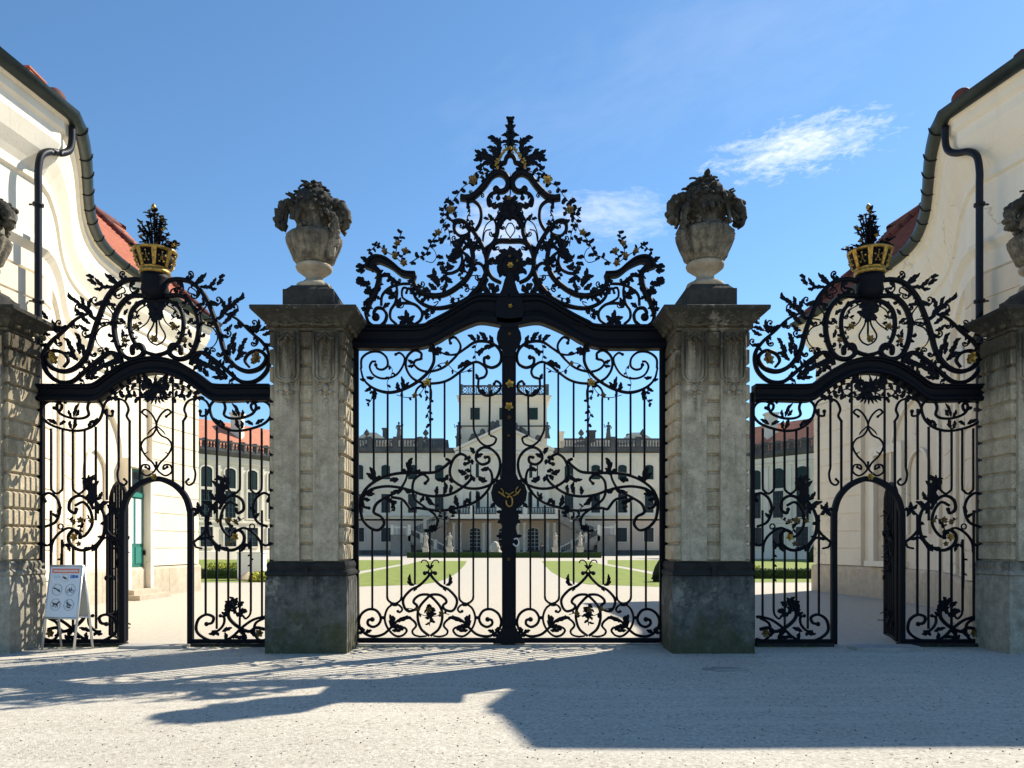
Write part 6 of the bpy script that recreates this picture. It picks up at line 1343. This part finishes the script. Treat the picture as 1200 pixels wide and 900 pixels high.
    for k in range(8):
        a = 2*pi*k/8+.38; mb = MB(); p0 = Vector((X0+17.4*r*cos(a), GY+17.4*r*sin(a), ZZ(316))); p1 = Vector((X0+23.6*r*cos(a), GY+23.6*r*sin(a), ZZ(297))); sd = Vector((-sin(a),cos(a),0)); o_ = Vector((cos(a),sin(a),.3))*.012
        mb.add([p0-sd*.022+o_,p0+sd*.022+o_,p1+sd*.04+o_,p1-sd*.04+o_,p0-sd*.022-o_,p0+sd*.022-o_,p1+sd*.04-o_,p1-sd*.04-o_],[(0,1,2,3),(7,6,5,4),(0,4,5,1),(1,5,6,2),(2,6,7,3),(3,7,4,0)]); mb.build('crown_stave', GOLD, crown)
        a += pi/8; mb = MB(); c_ = Vector((X0+20.2*r*cos(a), GY+20.2*r*sin(a), ZZ(307))); sd = Vector((-sin(a),cos(a),0)); up = Vector((cos(a)*.3,sin(a)*.3,.95)); o_ = Vector((cos(a),sin(a),-.3))
        for v in (up*.085, sd*.05+up*.03, -sd*.05+up*.03, -up*.06+sd*.03, -up*.06-sd*.03):
            q = c_+v; mb.add([c_+o_*.012+sd*.014,q+o_*.03,c_+o_*.012-sd*.014,c_+o_*.035],[(0,1,3),(3,1,2),(0,1,2)])
            mb.ball(tuple(q+o_*.02), .016, 6, 4)
        mb.build('crown_lily', GOLD, crown)
    rnd = random.Random(seed); mb = MB(); gf = []
    def rose_stem(x, dx, h, dy):
        pts = [Vector((X0+x*r*.3, GY+dy*.3*r, ZZ(302))), Vector((X0+x*r*.6, GY+dy*.7*r, ZZ(300-h*.6))), Vector((X0+(x+dx)*r, GY+dy*r, ZZ(300-h)))]
        mb.tube(catmull(pts, 4), .012, 5)
        return pts
    for j in range(34):
        h = rnd.uniform(4, 50) if j > 2 else 52; wd = 27*(1-(h/60))+2; x = rnd.choice((-1,1))*wd*rnd.random()**.8; dy = rnd.uniform(-wd, wd)*.8
        if j < 2: x = dy = 0
        pts = rose_stem(x, x*.15, h, dy); e = pts[-1]; gf.append(e)
        for m_ in range(6):
            b_ = pts[1].lerp(e, rnd.random()); a = rnd.uniform(0,2*pi); d = Vector((cos(a), sin(a)*.8, rnd.uniform(-.2,.9))); petal3(mb, b_, d, rnd.uniform(4.5,8)*r, 2.1*r, .006, rnd.uniform(-.9,.4))
    mb.build('rose_bush', IRON, crown)
    for j, e in enumerate(gf[1:25]):
        mb = MB(); q = rnd.uniform(1.5,2.5)*r
        for k in range(5):
            a = 2*pi*k/5; petal3(mb, e, (cos(a),-.6+sin(a)*.5,sin(a)*.8), q*1.3, q*.6, .006, -.8)
        mb.ball(tuple(e), q*.5, 6, 5); mb.build('rose', GW if j % 3 else GOLD, crown)
    mb = MB(); e = Vector((X0-.02, GY, ZZ(243))); mb.lathe(tuple(e), [(.2*r,-3.5*r),(2.6*r,-1.5*r),(2.9*r,.8*r),(1.5*r,3.4*r),(.2*r,5*r)], 8); mb.build('rose_bud', GOLD, crown)
    # wicket door, swung open
    hx_, hz = tf0((146.5,0))[0], 0; HX = (hx_-VX)*GK; sgn = 1 if side == 'left' else -1
    ang = radians(131) if side == 'left' else -radians(106)
    wk = empty('wicket_door', (HX-g.location.x, .06, 0)); wk.parent = g
    H = Matrix.Rotation(ang, 4, 'Z')
    W_ = 74*GK
    def loc(p): v = H @ Vector((sgn*p[0], p[1], p[2])); return (HX+v.x, GY+.06+v.y, v.z)
    zt_ = lambda u: 2.25+.38*sin(pi*min(1,max(0,u/W_)))**.5
    mb = MB(); outl = [(0.03,0,.08)]+[(0.03,0,2.2)]+[(W_*t,0,zt_(W_*t)) for t in [.06,.15,.3,.5,.7,.85,.94]]+[(W_-.03,0,2.2),(W_-.03,0,.08),(0.03,0,.08)]
    mb.tube([loc(p) for p in outl], .032, 4, False); mb.build('wicket_door_frame', IRON, wk)
    for u in (.17,.34,.5,.66,.83):
        mb = MB(); mb.tube([loc((W_*u,0,.1)), loc((W_*u,0,zt_(W_*u)-.02))], .02, 4, False); mb.build('picket', IRON, wk)
    rnd2 = random.Random(seed+7)
    for (cu,cz,rr_) in ((.3,.35,.16),(.7,.35,.16),(.35,1.55,.2),(.65,1.6,.2),(.5,1.25,.16),(.5,1.95,.2)):
        mb = MB(); mb.tube([loc((W_*cu+rr_*(1-.045*k)*cos(k*.45),-.02,cz+rr_*(1-.045*k)*sin(k*.45))) for k in range(20)], .02, 5)
        for j in range(7):
            kk_ = rnd2.uniform(0,14); p = Vector(loc((W_*cu+rr_*(1-.045*kk_)*cos(kk_*.45),-.02,cz+rr_*(1-.045*kk_)*sin(kk_*.45)))); petal3(mb, p, (rnd2.gauss(0,1),rnd2.gauss(0,1),rnd2.gauss(0,1)), .14, .04, .01, rnd2.uniform(-1.5,1.5))
        mb.build('wicket_scroll', IRON, wk)
    mb = MB(); a = loc((W_-.1,-.05,1.05)); b = loc((W_-.1,.1,1.05)); mb.tube([a,b], .045, 6); p = loc((W_-.06,-.1,1.12)); mb.tube([b, loc((W_-.2,.12,1.05))], .02, 6); mb.build('lock', IRON, wk)
side_gate(ident, 'black wrought iron side gate left of the main gate, sandwich board before it', 50, 'left')
side_gate(mirror(600.3), 'black wrought iron side gate right of the main gate, open wicket inside', 80, 'right')

# ---------------------------------------------------------------- thresholds, weeds, small stones
for x0, x1, y0, y1, lab in ((G3((985,0))[0], G3((1062,0))[0], 11.62, 12.1, 'worn pale stone step at the right wicket opening'), (G3((150,0))[0], G3((226,0))[0], 11.85, 12.15, 'pale flat threshold stone at the left wicket opening')):
    mb = MB(); n = 18; pts = []
    random.seed(int(abs(x0)*10))
    for k in range(n): a = 2*pi*k/n; pts.append(((x0+x1)/2+(x1-x0)/2*max(-1,min(1,1.25*cos(a)))+random.uniform(-.02,.02), (y0+y1)/2+(y1-y0)/2*max(-1,min(1,1.25*sin(a)))+random.uniform(-.02,.02)))
    mb.add([(x,y,.045) for x,y in pts]+[(x,y,-.03) for x,y in pts], [tuple(range(n))]+[(k,(k+1)%n,n+(k+1)%n,n+k) for k in range(n)]); tag(mb.build('threshold_stone', M['sill']), lab, 'step')
mb = MB(); mb.box(G3((414,0))[0], G3((779,0))[0], 12.06, 12.34, -.02, .028); tag(mb.build('gate_sill', M['sill']), 'flat stone sill under the two leaves of the main gate', 'sill')
for x0, x1, lab in ((50,147,'stone sill under the outer half of the left side gate'),(226,316,'stone sill under the inner half of the left side gate')):
    for tf_, sd in ((ident,''),(mirror(600.3),'r')):
        a, b = sorted((G3(tf_((x0,0)))[0], G3(tf_((x1,0)))[0])); mb = MB(); mb.box(a, b, 12.10, 12.3, -.02, .05); tag(mb.build('gate_sill', M['base_dark']), lab.replace('left','right') if sd else lab, 'sill')
mb = MB(); random.seed(77)
for k in range(900):
    x = random.uniform(-7.2,7.4); y = random.choice((random.uniform(11.98,12.08), random.uniform(11.25,11.36) if 2.5 < abs(x-AX) < 3.7 else random.uniform(11.98,12.1)))
    if abs(x-AX) < 2.4 and x > -.5: continue
    if abs(abs(x-AX)-3.02) < .6 and y > 11.4: continue
    if 4.9 < abs(x-AX) < 6.1: continue
    h = random.uniform(.01,.045); a = random.uniform(0,pi); mb.add([(x,y,-.01),(x+.012*cos(a),y+.01*sin(a),-.01),(x+random.uniform(-.02,.02),y-.015,h)],[(0,1,2)])
tag(mb.build('weeds', M['grass'], None, False), 'thin weeds and grass growing along the foot of the gates', 'weeds', None, 'stuff')
mb = MB(); random.seed(31)
for k in range(1500):
    y = 3.2+8.4*random.random()**1.3; x = random.uniform(-7,7.5)*y/9; r = random.uniform(.004,.011); z = min(0.0, gz(x,y)*min(1,(12.4-y)))
    b = len(mb.v); mb.add([(x-r,y,z),(x,y-r,z),(x+r,y,z),(x,y+r,z),(x,y,z+r*.9)],[(0,1,4),(1,2,4),(2,3,4),(3,0,4)])
tag(mb.build('loose_pebbles', M['dirt'], None, False), 'loose dark pebbles and grit scattered over the gravel forecourt', 'pebbles', None, 'stuff')
mb = MB(); x, y = ground(852, 785); lump(mb, (x,y,0.0), .16, (1.7,.8,.2), 3); lump(mb, (x-.2,y+.03,0.0), .1, (1.4,.8,.2), 4); tag(mb.build('flat_stone', M['sill']), 'flat grey stone lying in the gravel before the right pillar', 'stone')

# ---------------------------------------------------------------- sandwich board
sb = empty('sandwich_board', (-6.72, 11.72, 0)); tag(sb, 'white aluminium sandwich board with prohibition pictograms standing before the left side gate', 'sandwich board')
SR = Matrix.Rotation(radians(-11), 4, 'Z')
def SP(u, d, z): v = SR @ Vector((u, d, 0)); return Vector((-6.66+v.x, 11.72+v.y, z))
lean = lambda z, s: s*.19*(1-z/1.29)      # distance from the ridge line at height z
def front(u, z, o=0.0):
    p = SP(u, -lean(z,1)-o, z); return (p.x, p.y, p.z)
def quad3(mb, u0, u1, z0, z1, o=.0, th=.002):
    a = [front(u0,z0,o+th),front(u1,z0,o+th),front(u1,z1,o+th),front(u0,z1,o+th),front(u0,z0,o),front(u1,z0,o),front(u1,z1,o),front(u0,z1,o)]
    mb.add(a, [(0,1,2,3),(7,6,5,4),(0,4,5,1),(1,5,6,2),(2,6,7,3),(3,7,4,0)])
mb = MB()
for s in (-1,1):
    mb.tube([front(s*.275,.02), front(s*.275,1.29)], .018, 6)
mb.tube([front(-.275,1.285), front(.275,1.285)], .02, 6); mb.tube([front(-.275,.50), front(.275,.50)], .02, 6); mb.build('front_frame', M['alu'], sb)
mb = MB(); quad3(mb, -.262, .262, .51, 1.27, .002, .01); pnl = mb.build('sign_panel', M['paper'], sb)
mb = MB(); quad3(mb, -.235, .235, 1.175, 1.245, .0125); mb.build('header_band', M['sign_red'], pnl)
mb = MB(); random.seed(2); u = -.2
while u < .2: w_ = random.uniform(.008,.02); quad3(mb, u, u+w_, 1.197, 1.222, .015, .001); u += w_+.006
mb.build('header_lettering', M['white'], pnl)
def ring(mb, u, z, r, th=.004):
    mb.tube([front(u+r*cos(2*pi*k/20), z+r*sin(2*pi*k/20), .0145) for k in range(21)], th, 4)
mb = MB(); quad3(mb, -.05, .05, 1.055, 1.155, .0125, .0015); ib = mb.build('notice_box', M['white'], pnl)
mb = MB(); mb.tube([front(-.05,1.055,.014),front(.05,1.055,.014),front(.05,1.155,.014),front(-.05,1.155,.014),front(-.05,1.055,.014)], .002, 4); mb.build('box_outline', M['sign_grey'], ib)
mb = MB(); mb.tube([front(-.03,1.118,.016),front(.032,1.09,.016)], [.013,.010], 6); mb.tube([front(-.002,1.1,.016),front(-.006,1.085,.016)], .005, 5); mb.build('camera_symbol', M['sign_black'], ib)
mb = MB(); quad3(mb, .09, .125, 1.10, 1.15, .0125); quad3(mb, .13, .165, 1.10, 1.15, .0125); quad3(mb, .17, .225, 1.105, 1.145, .0125); mb.build('blue_badges', M['sign_blue'], pnl)
mb = MB(); mb.tube([front(.111,1.103,.0155),front(.111,1.14,.0155),front(.12,1.146,.0155)], .003, 4); mb.tube([front(.103,1.126,.0155),front(.119,1.126,.0155)], .0025, 4); mb.build('badge_lettering', M['white'], pnl)
mb = MB(); quad3(mb, -.2, -.08, 1.10, 1.14, .0125); mb.build('pale_badge', mat('pale_blue_print', (.50,.60,.68), .5), pnl)
for cu, cz in ((-.115,.925),(.115,.925),(-.115,.70),(.115,.70)):
    mb = MB(); ring(mb, cu, cz, .085, .0035); mb.build('pictogram_ring', M['sign_grey'], pnl)
mb = MB(); S = lambda *p, th=.006: mb.tube([front(u, z, .0155) for u, z in p], th, 5)
S((-.175,.955),(-.12,.93),(-.06,.895), th=.009); S((-.17,.96),(-.165,.935)); S((-.09,.9),(-.075,.93)); mb.build('stick_symbol', M['sign_black'], pnl)
mb = MB(); 
for cu in (.08,.15): mb.tube([front(cu+.024*cos(2*pi*k/12), .905+.024*sin(2*pi*k/12), .0155) for k in range(13)], .003, 4)
S((.08,.905),(.10,.94),(.135,.94),(.15,.905), th=.003); S((.10,.94),(.115,.905),(.135,.94), th=.003); S((.09,.945),(.105,.952), th=.004); S((.135,.94),(.13,.958),(.145,.962), th=.003); mb.build('bicycle_symbol', M['sign_black'], pnl)
mb = MB(); S((-.155,.715),(-.09,.705), th=.013); S((-.09,.71),(-.065,.74),(-.045,.735), th=.009); S((-.155,.715),(-.16,.665), th=.005); S((-.14,.71),(-.135,.665), th=.005); S((-.1,.7),(-.105,.655), th=.005); S((-.085,.7),(-.075,.66), th=.005); S((-.16,.72),(-.18,.735), th=.004); mb.build('dog_symbol', M['sign_black'], pnl)
mb = MB(); S((.08,.765),(.08,.77), th=.012); S((.08,.75),(.085,.71),(.12,.70),(.14,.71), th=.009); S((.085,.72),(.115,.73), th=.005); S((.07,.68),(.165,.69), th=.007); S((.09,.66),(.145,.66), th=.009); mb.build('person_symbol', M['sign_black'], pnl)
def back(u, z, o=0.0): p = SP(u, lean(z,1)+o+.02, z); return (p.x, p.y, p.z)
mb = MB()
for s in (-1,1): mb.tube([back(s*.275,.02), back(s*.275,1.29)], .018, 6)
mb.tube([back(-.275,1.285), back(.275,1.285)], .02, 6); mb.tube([back(-.275,.50), back(.275,.50)], .02, 6); mb.build('back_frame', M['alu'], sb)
mb = MB(); a = [back(-.262,.51),back(.262,.51),back(.262,1.27),back(-.262,1.27),back(-.262,.51,.01),back(.262,.51,.01),back(.262,1.27,.01),back(-.262,1.27,.01)]; mb.add(a, [(0,1,2,3),(7,6,5,4),(0,4,5,1),(1,5,6,2),(2,6,7,3),(3,7,4,0)]); mb.build('back_panel', M['paper_back'], sb)
